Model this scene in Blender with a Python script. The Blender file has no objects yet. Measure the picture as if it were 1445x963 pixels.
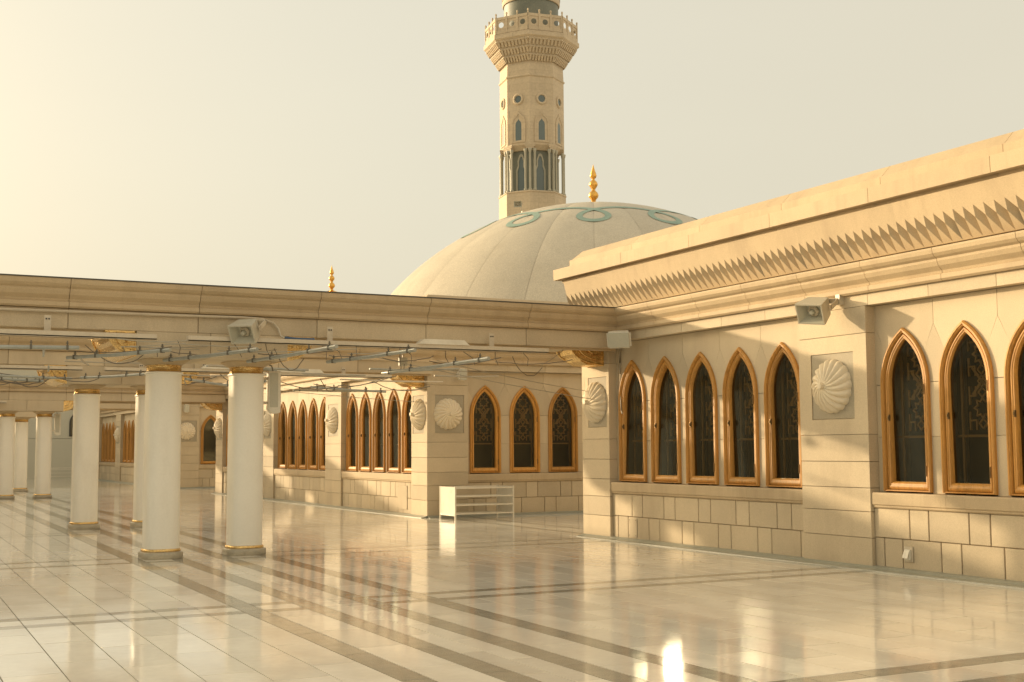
import bpy, bmesh, math, random
from mathutils import Vector, Matrix
random.seed(7)
PI = math.pi
SC = bpy.context.scene
COL = SC.collection

# ------------------------------------------------------------------ camera
CAM_F, CAM_YAW, CAM_PITCH, CAM_ROLL = 1766.26, 27.4620, 4.9097, -0.3482
y_, t_, r_ = map(math.radians, (CAM_YAW, CAM_PITCH, CAM_ROLL))
Fv = Vector((math.sin(y_)*math.cos(t_), math.cos(y_)*math.cos(t_), math.sin(t_)))
Rv = Vector((math.cos(y_), -math.sin(y_), 0)); Uv = Rv.cross(Fv)
R2 = Rv*math.cos(r_) + Uv*math.sin(r_); U2 = -Rv*math.sin(r_) + Uv*math.cos(r_)
cd = bpy.data.cameras.new('camera'); cam = bpy.data.objects.new('camera', cd); COL.objects.link(cam)
cd.sensor_width = 36; cd.lens = CAM_F*36/1445; cd.clip_end = 3000; cd.clip_start = 0.05
M = Matrix((R2, U2, -Fv)).transposed().to_4x4(); M.translation = Vector((0, 0, 1.6))
cam.matrix_world = M
SC.camera = cam

# ------------------------------------------------------------------ light
SUN_AZ, SUN_EL = math.radians(-33.6), math.radians(11.45)      # azimuth from +Y (north of the scene), negative = towards -X
sdir = Vector((math.sin(SUN_AZ)*math.cos(SUN_EL), math.cos(SUN_AZ)*math.cos(SUN_EL), math.sin(SUN_EL)))
sl = bpy.data.lights.new('sun', 'SUN'); sl.energy = 3.0; sl.angle = math.radians(1.0); sl.color = (1.0, 0.775, 0.49)
so = bpy.data.objects.new('sun', sl); COL.objects.link(so)
so.rotation_euler = sdir.to_track_quat('Z', 'Y').to_euler()
W = bpy.data.worlds.new('World'); SC.world = W; W.use_nodes = True
nt = W.node_tree; nt.nodes.clear()
N = nt.nodes.new; L = nt.links.new
out = N('ShaderNodeOutputWorld'); bg = N('ShaderNodeBackground'); bg2 = N('ShaderNodeBackground'); add = N('ShaderNodeAddShader')
sky = N('ShaderNodeTexSky'); sky.sky_type = 'NISHITA'; sky.sun_disc = False
sky.sun_elevation = SUN_EL; sky.sun_rotation = SUN_AZ; sky.dust_density = 8; sky.air_density = 1.0; sky.ozone_density = 1.0
tint = N('ShaderNodeMixRGB'); tint.blend_type = 'MULTIPLY'; tint.inputs[0].default_value = 1; tint.inputs[2].default_value = (0.90, 0.85, 0.69, 1)
L(sky.outputs[0], tint.inputs[1]); L(tint.outputs[0], bg.inputs[0]); bg.inputs[1].default_value = 0.05
# thick pale dust haze: brighter towards the sun, slightly duller high up and away from it
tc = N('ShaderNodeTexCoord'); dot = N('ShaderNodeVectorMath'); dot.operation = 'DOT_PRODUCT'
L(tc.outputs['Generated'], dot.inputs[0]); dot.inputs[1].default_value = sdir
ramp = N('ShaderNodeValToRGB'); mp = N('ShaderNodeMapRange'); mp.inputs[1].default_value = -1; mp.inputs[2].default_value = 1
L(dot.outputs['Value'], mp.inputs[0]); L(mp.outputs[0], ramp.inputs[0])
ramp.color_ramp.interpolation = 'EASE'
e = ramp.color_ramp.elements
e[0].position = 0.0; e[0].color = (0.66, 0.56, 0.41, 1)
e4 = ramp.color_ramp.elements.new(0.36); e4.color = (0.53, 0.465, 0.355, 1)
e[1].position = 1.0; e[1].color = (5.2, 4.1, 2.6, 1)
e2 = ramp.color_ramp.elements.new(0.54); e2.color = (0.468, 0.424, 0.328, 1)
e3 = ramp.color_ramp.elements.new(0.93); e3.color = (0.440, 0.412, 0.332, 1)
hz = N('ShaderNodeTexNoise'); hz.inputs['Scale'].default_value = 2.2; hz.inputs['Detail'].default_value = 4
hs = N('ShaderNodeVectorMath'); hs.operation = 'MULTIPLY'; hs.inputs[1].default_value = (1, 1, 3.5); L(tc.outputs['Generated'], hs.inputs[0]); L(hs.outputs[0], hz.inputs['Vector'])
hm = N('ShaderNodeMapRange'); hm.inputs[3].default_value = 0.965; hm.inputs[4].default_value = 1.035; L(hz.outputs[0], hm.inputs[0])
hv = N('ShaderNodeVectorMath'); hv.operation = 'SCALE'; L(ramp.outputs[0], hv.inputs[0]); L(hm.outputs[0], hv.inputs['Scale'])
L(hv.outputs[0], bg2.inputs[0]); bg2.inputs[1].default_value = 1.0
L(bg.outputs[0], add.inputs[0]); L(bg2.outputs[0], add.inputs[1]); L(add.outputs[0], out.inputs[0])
SC.view_settings.view_transform = 'Standard'; SC.view_settings.look = 'None'
SC.view_settings.exposure = 0.57; SC.view_settings.gamma = 1.0; SC.view_settings.use_curve_mapping = False
cy = SC.cycles
cy.use_denoising = True
try: cy.denoiser = 'OPENIMAGEDENOISE'
except Exception: pass
cy.max_bounces = 8; cy.diffuse_bounces = 4; cy.glossy_bounces = 4; cy.transparent_max_bounces = 8; cy.transmission_bounces = 4
cy.caustics_reflective = True; cy.caustics_refractive = False; cy.blur_glossy = 1.0
cy.sample_clamp_indirect = 80.0; cy.sample_clamp_direct = 0.0

# ------------------------------------------------------------------ materials
def mat(name, base, rough=0.6, metal=0.0, spec=0.5, var=0.08, scale=3.0, fine=60.0, fineamt=0.05, bump=0.0, bumpscale=80, coat=0.0,
        objvar=0.0, coatr=0.12, stretch=(1, 1, 1), attr=None, dirt=None, dirtamt=0.3, dirtscale=1.0, ior=1.5, dirtstretch=(1, 1, 1), wave=None, roughvar=0.0):
    m = bpy.data.materials.new(name); m.use_nodes = True; t = m.node_tree; b = t.nodes['Principled BSDF']
    n = t.nodes.new; l = t.links.new
    b.inputs['Roughness'].default_value = rough; b.inputs['Metallic'].default_value = metal
    b.inputs['IOR'].default_value = ior; b.inputs['Coat Weight'].default_value = coat; b.inputs['Coat Roughness'].default_value = coatr
    b.inputs['Specular IOR Level'].default_value = spec
    geo = n('ShaderNodeNewGeometry'); mpn = n('ShaderNodeVectorMath'); mpn.operation = 'MULTIPLY'
    l(geo.outputs['Position'], mpn.inputs[0]); mpn.inputs[1].default_value = stretch
    n1 = n('ShaderNodeTexNoise'); n1.inputs['Scale'].default_value = scale; n1.inputs['Detail'].default_value = 6; n1.inputs['Roughness'].default_value = 0.62
    n2 = n('ShaderNodeTexNoise'); n2.inputs['Scale'].default_value = fine; n2.inputs['Detail'].default_value = 2
    l(mpn.outputs[0], n1.inputs['Vector']); l(mpn.outputs[0], n2.inputs['Vector'])
    a1 = n('ShaderNodeMapRange'); a1.inputs[1].default_value = 0.3; a1.inputs[2].default_value = 0.7; a1.inputs[3].default_value = 1-var; a1.inputs[4].default_value = 1+var
    a2 = n('ShaderNodeMapRange'); a2.inputs[1].default_value = 0.3; a2.inputs[2].default_value = 0.7; a2.inputs[3].default_value = 1-fineamt; a2.inputs[4].default_value = 1+fineamt
    l(n1.outputs[0], a1.inputs[0]); l(n2.outputs[0], a2.inputs[0])
    mul = n('ShaderNodeMath'); mul.operation = 'MULTIPLY'; l(a1.outputs[0], mul.inputs[0]); l(a2.outputs[0], mul.inputs[1])
    last = mul.outputs[0]
    if objvar:
        src = None
        if attr:
            at = n('ShaderNodeAttribute'); at.attribute_name = attr; src = at.outputs['Fac']
        else:
            oi = n('ShaderNodeObjectInfo'); src = oi.outputs['Random']
        a3 = n('ShaderNodeMapRange'); a3.inputs[3].default_value = 1-objvar; a3.inputs[4].default_value = 1+objvar*0.6
        l(src, a3.inputs[0]); mm = n('ShaderNodeMath'); mm.operation = 'MULTIPLY'; l(last, mm.inputs[0]); l(a3.outputs[0], mm.inputs[1]); last = mm.outputs[0]
    sc = n('ShaderNodeVectorMath'); sc.operation = 'SCALE'; sc.inputs[0].default_value = base; l(last, sc.inputs['Scale'])
    colr = sc.outputs[0]
    if dirt:
        nd = n('ShaderNodeTexNoise'); nd.inputs['Scale'].default_value = dirtscale; nd.inputs['Detail'].default_value = 7; nd.inputs['Roughness'].default_value = 0.7
        md = n('ShaderNodeVectorMath'); md.operation = 'MULTIPLY'; l(geo.outputs['Position'], md.inputs[0]); md.inputs[1].default_value = dirtstretch
        l(md.outputs[0], nd.inputs['Vector'])
        rd = n('ShaderNodeMapRange'); rd.inputs[1].default_value = 0.5; rd.inputs[2].default_value = 0.72; rd.inputs[3].default_value = 0; rd.inputs[4].default_value = dirtamt
        l(nd.outputs[0], rd.inputs[0]); mx = n('ShaderNodeMixRGB'); l(rd.outputs[0], mx.inputs[0]); l(colr, mx.inputs[1]); mx.inputs[2].default_value = (*dirt, 1); colr = mx.outputs[0]
    if wave:
        wv = n('ShaderNodeTexWave'); wv.inputs['Scale'].default_value = wave[0]; wv.inputs['Distortion'].default_value = wave[1]; wv.inputs['Detail'].default_value = 3
        l(mpn.outputs[0], wv.inputs['Vector']); rw = n('ShaderNodeMapRange'); rw.inputs[3].default_value = 0; rw.inputs[4].default_value = wave[2]
        l(wv.outputs['Fac'], rw.inputs[0]); mx = n('ShaderNodeMixRGB'); l(rw.outputs[0], mx.inputs[0]); l(colr, mx.inputs[1]); mx.inputs[2].default_value = (*wave[3], 1); colr = mx.outputs[0]
    l(colr, b.inputs['Base Color'])
    if roughvar:
        rr = n('ShaderNodeMapRange'); rr.inputs[1].default_value = 0.3; rr.inputs[2].default_value = 0.7; rr.inputs[3].default_value = rough; rr.inputs[4].default_value = rough+roughvar
        l(n1.outputs[0], rr.inputs[0]); l(rr.outputs[0], b.inputs['Roughness'])
    if bump:
        nb = n('ShaderNodeTexNoise'); nb.inputs['Scale'].default_value = bumpscale; nb.inputs['Detail'].default_value = 3
        l(geo.outputs['Position'], nb.inputs['Vector'])
        bp = n('ShaderNodeBump'); bp.inputs['Strength'].default_value = 1.0; bp.inputs['Distance'].default_value = bump
        l(nb.outputs[0], bp.inputs['Height']); l(bp.outputs[0], b.inputs['Normal'])
    return m

STONE = mat('cut_limestone', (0.55, 0.45, 0.30), rough=0.72, var=0.07, scale=1.1, fine=90, fineamt=0.09, bump=0.0006, bumpscale=160, objvar=0.12,
            dirt=(0.36, 0.27, 0.17), dirtamt=0.38, dirtscale=0.9, dirtstretch=(1.2, 1.2, 0.25))
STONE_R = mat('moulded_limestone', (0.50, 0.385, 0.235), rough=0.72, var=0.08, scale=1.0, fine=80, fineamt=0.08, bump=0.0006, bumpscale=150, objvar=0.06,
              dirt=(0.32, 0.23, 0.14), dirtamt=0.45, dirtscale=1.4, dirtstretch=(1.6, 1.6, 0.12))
STONE_P = mat('panel_stone_grey', (0.36, 0.31, 0.22), rough=0.7, var=0.05, fine=110, fineamt=0.12)
SHELL = mat('carved_white_stone', (0.72, 0.62, 0.45), rough=0.55, var=0.04, fine=70, fineamt=0.03)
WALLCORE = mat('mortar_backing', (0.42, 0.315, 0.20), rough=0.9)
MARBLE = mat('polished_white_marble', (0.88, 0.84, 0.73), rough=0.06, coat=0.45, coatr=0.27, var=0.07, scale=0.9, fine=14, fineamt=0.03, objvar=0.15, attr='tone', spec=0.62, wave=(0.55, 9.0, 0.16, (0.50, 0.44, 0.34)),
             bump=0.0011, bumpscale=2.3, roughvar=0.05, dirt=(0.50, 0.42, 0.29), dirtamt=0.22, dirtscale=1.1, dirtstretch=(1, 0.6, 1))
GRANITE = mat('polished_tan_granite', (0.38, 0.355, 0.285), rough=0.08, var=0.10, scale=8, fine=120, fineamt=0.25, objvar=0.10, attr='tone', spec=0.6, bump=0.0010, bumpscale=2.3, roughvar=0.05)
GROUT = mat('floor_bed', (0.13, 0.10, 0.06), rough=0.6)
CURB = mat('grey_green_granite_curb', (0.29, 0.29, 0.23), rough=0.3, var=0.1, scale=5, fine=90, fineamt=0.15)
ENAMEL = mat('white_painted_column', (0.84, 0.80, 0.69), rough=0.30, var=0.03, scale=1.3, fine=30, fineamt=0.015, dirt=(0.5, 0.43, 0.31), dirtamt=0.25, dirtscale=1.5, dirtstretch=(1, 1, 0.3))
PLINTH = mat('column_plinth_marble', (0.42, 0.37, 0.27), rough=0.35, var=0.15, scale=6, fine=60, fineamt=0.12)
GOLD = mat('gilded_brass', (0.74, 0.52, 0.22), rough=0.27, metal=1.0, var=0.12, scale=9, fine=70, fineamt=0.15, bump=0.012, bumpscale=42, dirt=(0.28, 0.15, 0.04), dirtamt=0.7, dirtscale=18)
GOLDS = mat('finial_gold', (0.80, 0.44, 0.10), rough=0.28, metal=0.85, var=0.1, scale=4, fine=30, fineamt=0.1)
WOOD = mat('varnished_teak', (0.53, 0.262, 0.055), rough=0.50, coat=0.0, var=0.20, scale=6, fine=60, fineamt=0.22, stretch=(5, 5, 0.22), dirt=(0.27, 0.11, 0.025), dirtamt=0.55, dirtscale=7, dirtstretch=(4, 4, 0.3), objvar=0.20, bump=0.0008, bumpscale=120)
LATT = mat('lattice_wood', (0.62, 0.36, 0.14), rough=0.6, var=0.12)
DARK = mat('room_shade_dark', (0.13, 0.11, 0.065), rough=0.9)
BRASS = mat('window_catch_brass', (0.25, 0.16, 0.07), rough=0.4, metal=0.8)
PIPE = mat('grey_galvanised_pipe', (0.34, 0.345, 0.30), rough=0.42, metal=0.35, var=0.12, scale=6, fine=50, fineamt=0.08)
WIRE = mat('dark_cable', (0.15, 0.125, 0.09), rough=0.6)
WIRE_L = mat('pale_steel_wire', (0.38, 0.34, 0.26), rough=0.5, metal=0.3)
BLUEW = mat('blue_sleeve', (0.05, 0.09, 0.16), rough=0.5)
PAINT = mat('cream_painted_metal', (0.58, 0.50, 0.37), rough=0.4, var=0.05, fine=40, fineamt=0.04, dirt=(0.35, 0.27, 0.17), dirtamt=0.3, dirtscale=4)
PAINTW = mat('white_painted_metal', (0.72, 0.67, 0.55), rough=0.38, var=0.05, fine=40, fineamt=0.04, dirt=(0.42, 0.33, 0.2), dirtamt=0.3, dirtscale=5)
GRILL = mat('grey_lamp_glass', (0.48, 0.46, 0.36), rough=0.35, var=0.06)
HOUSE = mat('sage_grey_housing', (0.50, 0.46, 0.35), rough=0.45, var=0.06, dirt=(0.25, 0.2, 0.12), dirtamt=0.3, dirtscale=6)
CLIP = mat('grey_brown_clamp', (0.13, 0.115, 0.085), rough=0.6)
BLACK = mat('black_rubber', (0.03, 0.028, 0.022), rough=0.6)
FLASH_SHADE = mat('dark_flashing_and_shade', (0.06, 0.055, 0.042), rough=0.5)  # roof flashing, also the painted shade line below the crown
DOME = mat('dome_mosaic', (0.54, 0.475, 0.355), rough=0.55, var=0.06, scale=0.7, fine=26, fineamt=0.12, objvar=0.08, dirt=(0.38, 0.32, 0.22), dirtamt=0.35, dirtscale=1.0, dirtstretch=(1.5, 1.5, 0.4))
TURQ = mat('turquoise_ceramic', (0.26, 0.36, 0.28), rough=0.5, var=0.1, scale=4, fine=26, fineamt=0.12)
MINA = mat('minaret_stone', (0.56, 0.45, 0.30), rough=0.75, var=0.07, scale=0.5, fine=6, fineamt=0.07)
MINAD = mat('minaret_green_marble', (0.17, 0.175, 0.13), rough=0.5, var=0.1, scale=1, fine=8)
MINAC = mat('minaret_marble_column', (0.42, 0.39, 0.29), rough=0.5, var=0.05)
FARG = mat('far_pale_render', (0.55, 0.52, 0.41), rough=0.8, var=0.05, scale=0.4)
MGLASS = mat('minaret_window_glass', (0.10, 0.13, 0.12), rough=0.15, spec=0.7)

def brick_lines(m, w, h, dark=0.72, axis='XZ'):
    """faint coursed joints for surfaces too far away to build each stone"""
    t = m.node_tree; b = t.nodes['Principled BSDF']; src = b.inputs['Base Color'].links[0].from_socket
    br = t.nodes.new('ShaderNodeTexBrick'); br.inputs['Color1'].default_value = (1, 1, 1, 1); br.inputs['Color2'].default_value = (.93, .93, .93, 1)
    br.inputs['Mortar'].default_value = (dark, dark, dark, 1); br.inputs['Scale'].default_value = 1; br.inputs['Mortar Size'].default_value = 0.012*max(1, h)
    br.inputs['Brick Width'].default_value = w; br.inputs['Row Height'].default_value = h
    tcx = t.nodes.new('ShaderNodeTexCoord'); sep = t.nodes.new('ShaderNodeSeparateXYZ'); cmb = t.nodes.new('ShaderNodeCombineXYZ')
    t.links.new(tcx.outputs['Object'], sep.inputs[0]); ad = t.nodes.new('ShaderNodeMath'); t.links.new(sep.outputs[0], ad.inputs[0]); t.links.new(sep.outputs[1], ad.inputs[1])
    t.links.new(ad.outputs[0], cmb.inputs[0]); t.links.new(sep.outputs[2], cmb.inputs[1]); t.links.new(cmb.outputs[0], br.inputs['Vector'])
    mx = t.nodes.new('ShaderNodeMixRGB'); mx.blend_type = 'MULTIPLY'; mx.inputs[0].default_value = 1
    t.links.new(src, mx.inputs[1]); t.links.new(br.outputs[0], mx.inputs[2]); t.links.new(mx.outputs[0], b.inputs['Base Color'])
brick_lines(MINA, 1.3, 0.55, 0.8)

GLASS = bpy.data.materials.new('window_glass'); GLASS.use_nodes = True
t = GLASS.node_tree; t.nodes.clear(); n = t.nodes.new
go = n('ShaderNodeOutputMaterial'); gm = n('ShaderNodeMixShader'); gt = n('ShaderNodeBsdfTransparent'); gg = n('ShaderNodeBsdfGlossy'); fr = n('ShaderNodeFresnel')
gt.inputs[0].default_value = (0.62, 0.60, 0.50, 1); gg.inputs['Roughness'].default_value = 0.06; gg.inputs[0].default_value = (0.9, 0.95, 0.85, 1)
fr.inputs['IOR'].default_value = 1.75
gn = n('ShaderNodeTexNoise'); gn.inputs['Scale'].default_value = 1.6; gb = n('ShaderNodeBump'); gb.inputs['Distance'].default_value = 0.0018
gp = n('ShaderNodeNewGeometry'); t.links.new(gp.outputs['Position'], gn.inputs['Vector']); t.links.new(gn.outputs[0], gb.inputs['Height']); t.links.new(gb.outputs[0], gg.inputs['Normal'])
t.links.new(fr.outputs[0], gm.inputs[0]); t.links.new(gt.outputs[0], gm.inputs[1]); t.links.new(gg.outputs[0], gm.inputs[2]); t.links.new(gm.outputs[0], go.inputs[0])

# ------------------------------------------------------------------ mesh helpers
class MB:
    def __init__(s): s.v = []; s.f = []
    def add(s, vs, fs, M=None):
        o = len(s.v)
        for p in vs:
            p = Vector(p)
            if M is not None: p = M @ p
            s.v.append(tuple(p))
        s.f += [tuple(i+o for i in f) for f in fs]
        return s
    def box(s, x0, x1, y0, y1, z0, z1, M=None):
        return s.add([(x0,y0,z0),(x1,y0,z0),(x1,y1,z0),(x0,y1,z0),(x0,y0,z1),(x1,y0,z1),(x1,y1,z1),(x0,y1,z1)],
                     [(0,3,2,1),(4,5,6,7),(0,1,5,4),(1,2,6,5),(2,3,7,6),(3,0,4,7)], M)
    def tube(s, pts, r, seg=8, closed=False):
        pts = [Vector(p) for p in pts]; o = len(s.v); k = len(pts)
        for i, p in enumerate(pts):
            d = (pts[min(i+1, k-1)]-pts[max(i-1, 0)]).normalized()
            a = d.cross(Vector((0, 0, 1)))
            if a.length < 1e-3: a = d.cross(Vector((1, 0, 0)))
            a.normalize(); b = d.cross(a)
            for j in range(seg):
                t = 2*PI*j/seg; s.v.append(tuple(p+(a*math.cos(t)+b*math.sin(t))*r))
        for i in range(k-1):
            for j in range(seg):
                s.f.append((o+i*seg+j, o+i*seg+(j+1)%seg, o+(i+1)*seg+(j+1)%seg, o+(i+1)*seg+j))
        s.f.append(tuple(o+j for j in range(seg))[::-1]); s.f.append(tuple(o+(k-1)*seg+j for j in range(seg)))
        return s
    def lathe(s, prof, seg=24, c=(0, 0, 0), sec=None, rot=0, a0=0, a1=2*PI):
        o = len(s.v); n_ = len(prof)
        for r, z in prof:
            for j in range(seg):
                t = rot+2*PI*j/seg; q = sec(t) if sec else 1
                s.v.append((c[0]+r*q*math.cos(t), c[1]+r*q*math.sin(t), c[2]+z))
        for i in range(n_-1):
            for j in range(seg):
                s.f.append((o+i*seg+j, o+i*seg+(j+1)%seg, o+(i+1)*seg+(j+1)%seg, o+(i+1)*seg+j))
        s.f.append(tuple(o+j for j in range(seg))[::-1]); s.f.append(tuple(o+(n_-1)*seg+j for j in range(seg)))
        return s
    def prism(s, poly, y0, y1, M=None):      # polygon in XZ, extruded along Y
        k = len(poly); vs = [(x, y0, z) for x, z in poly]+[(x, y1, z) for x, z in poly]
        fs = [tuple(range(k)), tuple(range(2*k-1, k-1, -1))]+[(i, i+k, (i+1)%k+k, (i+1)%k) for i in range(k)]
        return s.add(vs, fs, M)
    def extr(s, prof, x0, x1, m0=0, m1=0):   # profile (out, z); outward is -Y; runs along X; mitres m0/m1
        k = len(prof); vs = [(x0-m0*o, -o, z) for o, z in prof]+[(x1+m1*o, -o, z) for o, z in prof]
        fs = [tuple(range(k-1, -1, -1)), tuple(range(k, 2*k))]+[(i, (i+1)%k, (i+1)%k+k, i+k) for i in range(k)]
        return s.add(vs, fs)
    def mesh(s, name, material, bevel=0, smooth=False, segs=1, fix=True):
        me = bpy.data.meshes.new(name); me.from_pydata(s.v, [], s.f)
        bm = bmesh.new(); bm.from_mesh(me)
        if fix: bmesh.ops.recalc_face_normals(bm, faces=bm.faces)
        if bevel:
            bmesh.ops.bevel(bm, geom=[e for e in bm.edges if e.is_manifold and e.calc_face_angle(0) > 0.5], offset=bevel, segments=segs, affect='EDGES', clamp_overlap=True)
        bm.to_mesh(me); bm.free()
        if smooth:
            me.polygons.foreach_set('use_smooth', [True]*len(me.polygons))
            try: me.set_sharp_from_angle(angle=math.radians(40))
            except Exception: pass
        me.materials.append(material); me.name = name
        return me

def obj(name, me, parent=None, loc=(0, 0, 0), rz=0, kind=None):
    """link a mesh; loc is given in world space when the parent is an unrotated Empty"""
    o = bpy.data.objects.new(name, me); COL.objects.link(o)
    loc = Vector(loc)
    if parent is not None:
        o.parent = parent
        if parent.type == 'EMPTY': loc = loc-parent.location
    o.location = loc; o.rotation_euler = (0, 0, rz)
    if kind: o['kind'] = kind
    return o
def thing(name, label, cat, loc=(0, 0, 0), group=None):
    o = bpy.data.objects.new(name, None); COL.objects.link(o); o.location = loc; o.empty_display_size = 0.2
    o['label'] = label; o['category'] = cat
    if group: o['group'] = group
    return o
def tag(o, label, cat, group=None):
    o['label'] = label; o['category'] = cat
    if group: o['group'] = group
    return o
_cache = {}
def stone_mesh(w, d, h, m=None, bev=0.004):
    m = m or STONE; k = (round(w, 3), round(d, 3), round(h, 3), m.name, bev)
    if k not in _cache: _cache[k] = MB().box(0, w, 0, d, 0, h).mesh('cut_stone', m, bevel=bev)
    return _cache[k]

# ------------------------------------------------------------------ floor
def drift(x, y):
    """the pattern was set out very slightly off the line of the right-hand building"""
    return x+(y-12)*0.0125*max(0, min(1, (11-x)/5))
FB = bpy.data.objects.new('floor', MB().box(-60, 90, -30, 130, -0.4, -0.012).mesh('floor', GROUT)); COL.objects.link(FB); FB['kind'] = 'structure'
XB = [(6.10, 6.33), (6.73, 6.95), (12.29, 12.50), (12.84, 13.06), (18.50, 18.70), (19.32, 19.52), (25.3, 25.5), (25.95, 26.15), (33.2, 33.4), (33.85, 34.05), (39.35, 39.55), (40.0, 40.2), (45.4, 45.6), (46.05, 46.25), (0.0, 0.22), (0.62, 0.84)]
XB.sort()
YB = [(3.43, 3.65), (4.06, 4.28), (4.70, 4.93), (5.35, 5.58)]
slabs = []   # (x0,x1,y0,y1,kind)
def cells(x0, x1, y0, y1, ln, off, k='m'):
    y = y0-off*ln if off else y0
    first = True
    while y < y1-0.02:
        a = max(y, y0); b = min(y+ln, y1)
        if y1-b < 0.12: b = y1
        if b-a > 0.05: slabs.append((x0, x1, a, b, k))
        y += ln
        if b == y1: break
xs_mid = [(3.65, 4.06), (4.28, 4.49), (4.49, 4.70), (4.93, 5.35)]
xs_left = []; x = 3.43; first = True
xs_left.append((3.07, 3.43)); x = 3.07
while x > -7: xs_left.append((x-0.42, x)); x -= 0.42
xs_right = [(5.58, 5.95)]; x = 5.95
while x < 11.3: xs_right.append((x, x+0.42)); x += 0.42
xs_right.append((x, 11.652))
ybs = [0.84]+[v for b in XB if b[0] > 0.9 for v in b]+[58.0]
rows = [(ybs[i], ybs[i+1]) for i in range(0, len(ybs)-1, 2)]
for (y0, y1) in rows:
    narrow = (y1-y0) < 1.0
    nrow = max(1, round((y1-y0)/1.07)); ln = (y1-y0)/nrow
    for i, (a, b) in enumerate(xs_left+xs_mid+xs_right):
        inmid = 3.65 <= a < 5.35
        if narrow and not inmid:
            slabs.append((a, b, y0, y1, 'm')); continue
        if narrow and (a, b) in ((3.65, 4.06), (4.93, 5.35)):
            slabs.append((a, b, y0+0.0, y1, 'm')); continue
        cells(a, b, y0, y1, ln, 0.0 if i % 2 == 0 or narrow else 0.42)
for (a, b) in YB:
    for (y0, y1) in rows: cells(a, b, y0, y1, 1.25, 0.0, 'g')
for (y0, y1) in XB:
    if y0 < 0.5: continue
    for i, (a, b) in enumerate(xs_left+xs_right): slabs.append((a, b, y0, y1, 'g'))
    slabs.append((3.43, 3.65, y0, y1, 'g')); slabs.append((3.65, 4.06, y0, y1, 'g')); slabs.append((4.06, 4.28, y0, y1, 'g'))
    slabs.append((4.70, 4.93, y0, y1, 'g')); slabs.append((4.93, 5.35, y0, y1, 'g')); slabs.append((5.35, 5.58, y0, y1, 'g'))
    slabs.append((4.28, 4.49, y0, y1, 'm')); slabs.append((4.49, 4.70, y0, y1, 'm'))
# the recess floor between the buildings on the right
for gy0, gy1 in ((19.85, 26.9), (46.6, 53.6)):
    xe = [(11.65, 12.0, 'm'), (12.0, 12.22, 'g'), (12.22, 12.72, 'm'), (12.72, 12.94, 'g')]+[(12.94+0.42*i, 13.36+0.42*i, 'm') for i in range(12)]
    for i, (a, b, k) in enumerate(xe): cells(a, b, gy0, gy1, 1.07, 0.4*(i % 2), k)
Rr = random.Random(3)
def slab_geo(mb, tones, x0, x1, y0, y1, k):
    g = 0.0045; h = [Rr.uniform(-0.0005, 0.0005) for _ in range(4)]; tt = Rr.random()
    a = [(drift(x0+g, y0), y0+g), (drift(x1-g, y0), y0+g), (drift(x1-g, y1), y1-g), (drift(x0+g, y1), y1-g)]
    c = 0.0
    cx = sum(p[0] for p in a)/4; cyy = sum(p[1] for p in a)/4
    top = [(p[0]+(c if p[0] < cx else -c), p[1]+(c if p[1] < cyy else -c), h[i]) for i, p in enumerate(a)]
    mid = [(p[0], p[1], h[i]-0.003) for i, p in enumerate(a)]; bot = [(p[0], p[1], -0.02) for p in a]
    mb.add(bot+mid+top, [(8, 9, 10, 11)]+[(j, (j+1) % 4, 4+(j+1) % 4, 4+j) for j in range(4)]+[(4+j, 4+(j+1) % 4, 8+(j+1) % 4, 8+j) for j in range(4)])
    tones += [tt]*12
def tone_attr(me, tones):
    at = me.attributes.new('tone', 'FLOAT', 'POINT'); at.data.foreach_set('value', tones)
def camdot(s):
    c = Vector(((s[0]+s[1])/2, (s[2]+s[3])/2, -1.6)); z = c.dot(Fv+Vector((0, 0, 0)))
    if z < 1: return None
    u = (c.dot(R2))/z*CAM_F; v = -(c.dot(U2))/z*CAM_F
    if abs(u) > 760 or v > 520 or v < -480: return None
    if c.x > 11.4: return None
    return (s[1]-s[0])*(s[3]-s[2])*1.6/z**3
vis = sorted([(camdot(s), i) for i, s in enumerate(slabs) if camdot(s)], reverse=True)
marb = [i for _, i in vis if slabs[i][4] == 'm'][:290]; gran = [i for _, i in vis if slabs[i][4] == 'g'][:150]
near = set(marb) | set(gran)
for i in marb+gran:
    mb = MB(); tn = []; slab_geo(mb, tn, *slabs[i]); k = slabs[i][4]
    me = mb.mesh('marble_slab' if k == 'm' else 'granite_strip', MARBLE if k == 'm' else GRANITE, fix=False); tone_attr(me, tn)
    obj(me.name.split('.')[0], me, FB)
for k, nm, m_ in (('m', 'distant_marble_slabs', MARBLE), ('g', 'distant_granite_strips', GRANITE)):
    mb = MB(); tn = []
    for i, s in enumerate(slabs):
        if i not in near and s[4] == k: slab_geo(mb, tn, *s)
    me = mb.mesh(nm, m_, fix=False); tone_attr(me, tn); obj(nm, me, FB, kind='stuff')
FARM = mat('distant_polished_paving', (0.56, 0.50, 0.38), rough=0.07, var=0.08, scale=0.6, fine=6, fineamt=0.05, spec=0.6, bump=0.0012, bumpscale=1.6)
mb = MB(); mb.box(-59, 89, 58.0, 129, -0.02, 0); mb.box(-59, -7.5, -29, 58, -0.02, 0); mb.box(-7.5, 11.6, -29, 0.84, -0.02, 0)
obj('far_paving', mb.mesh('far_paving', FARM), FB, kind='structure')

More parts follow.
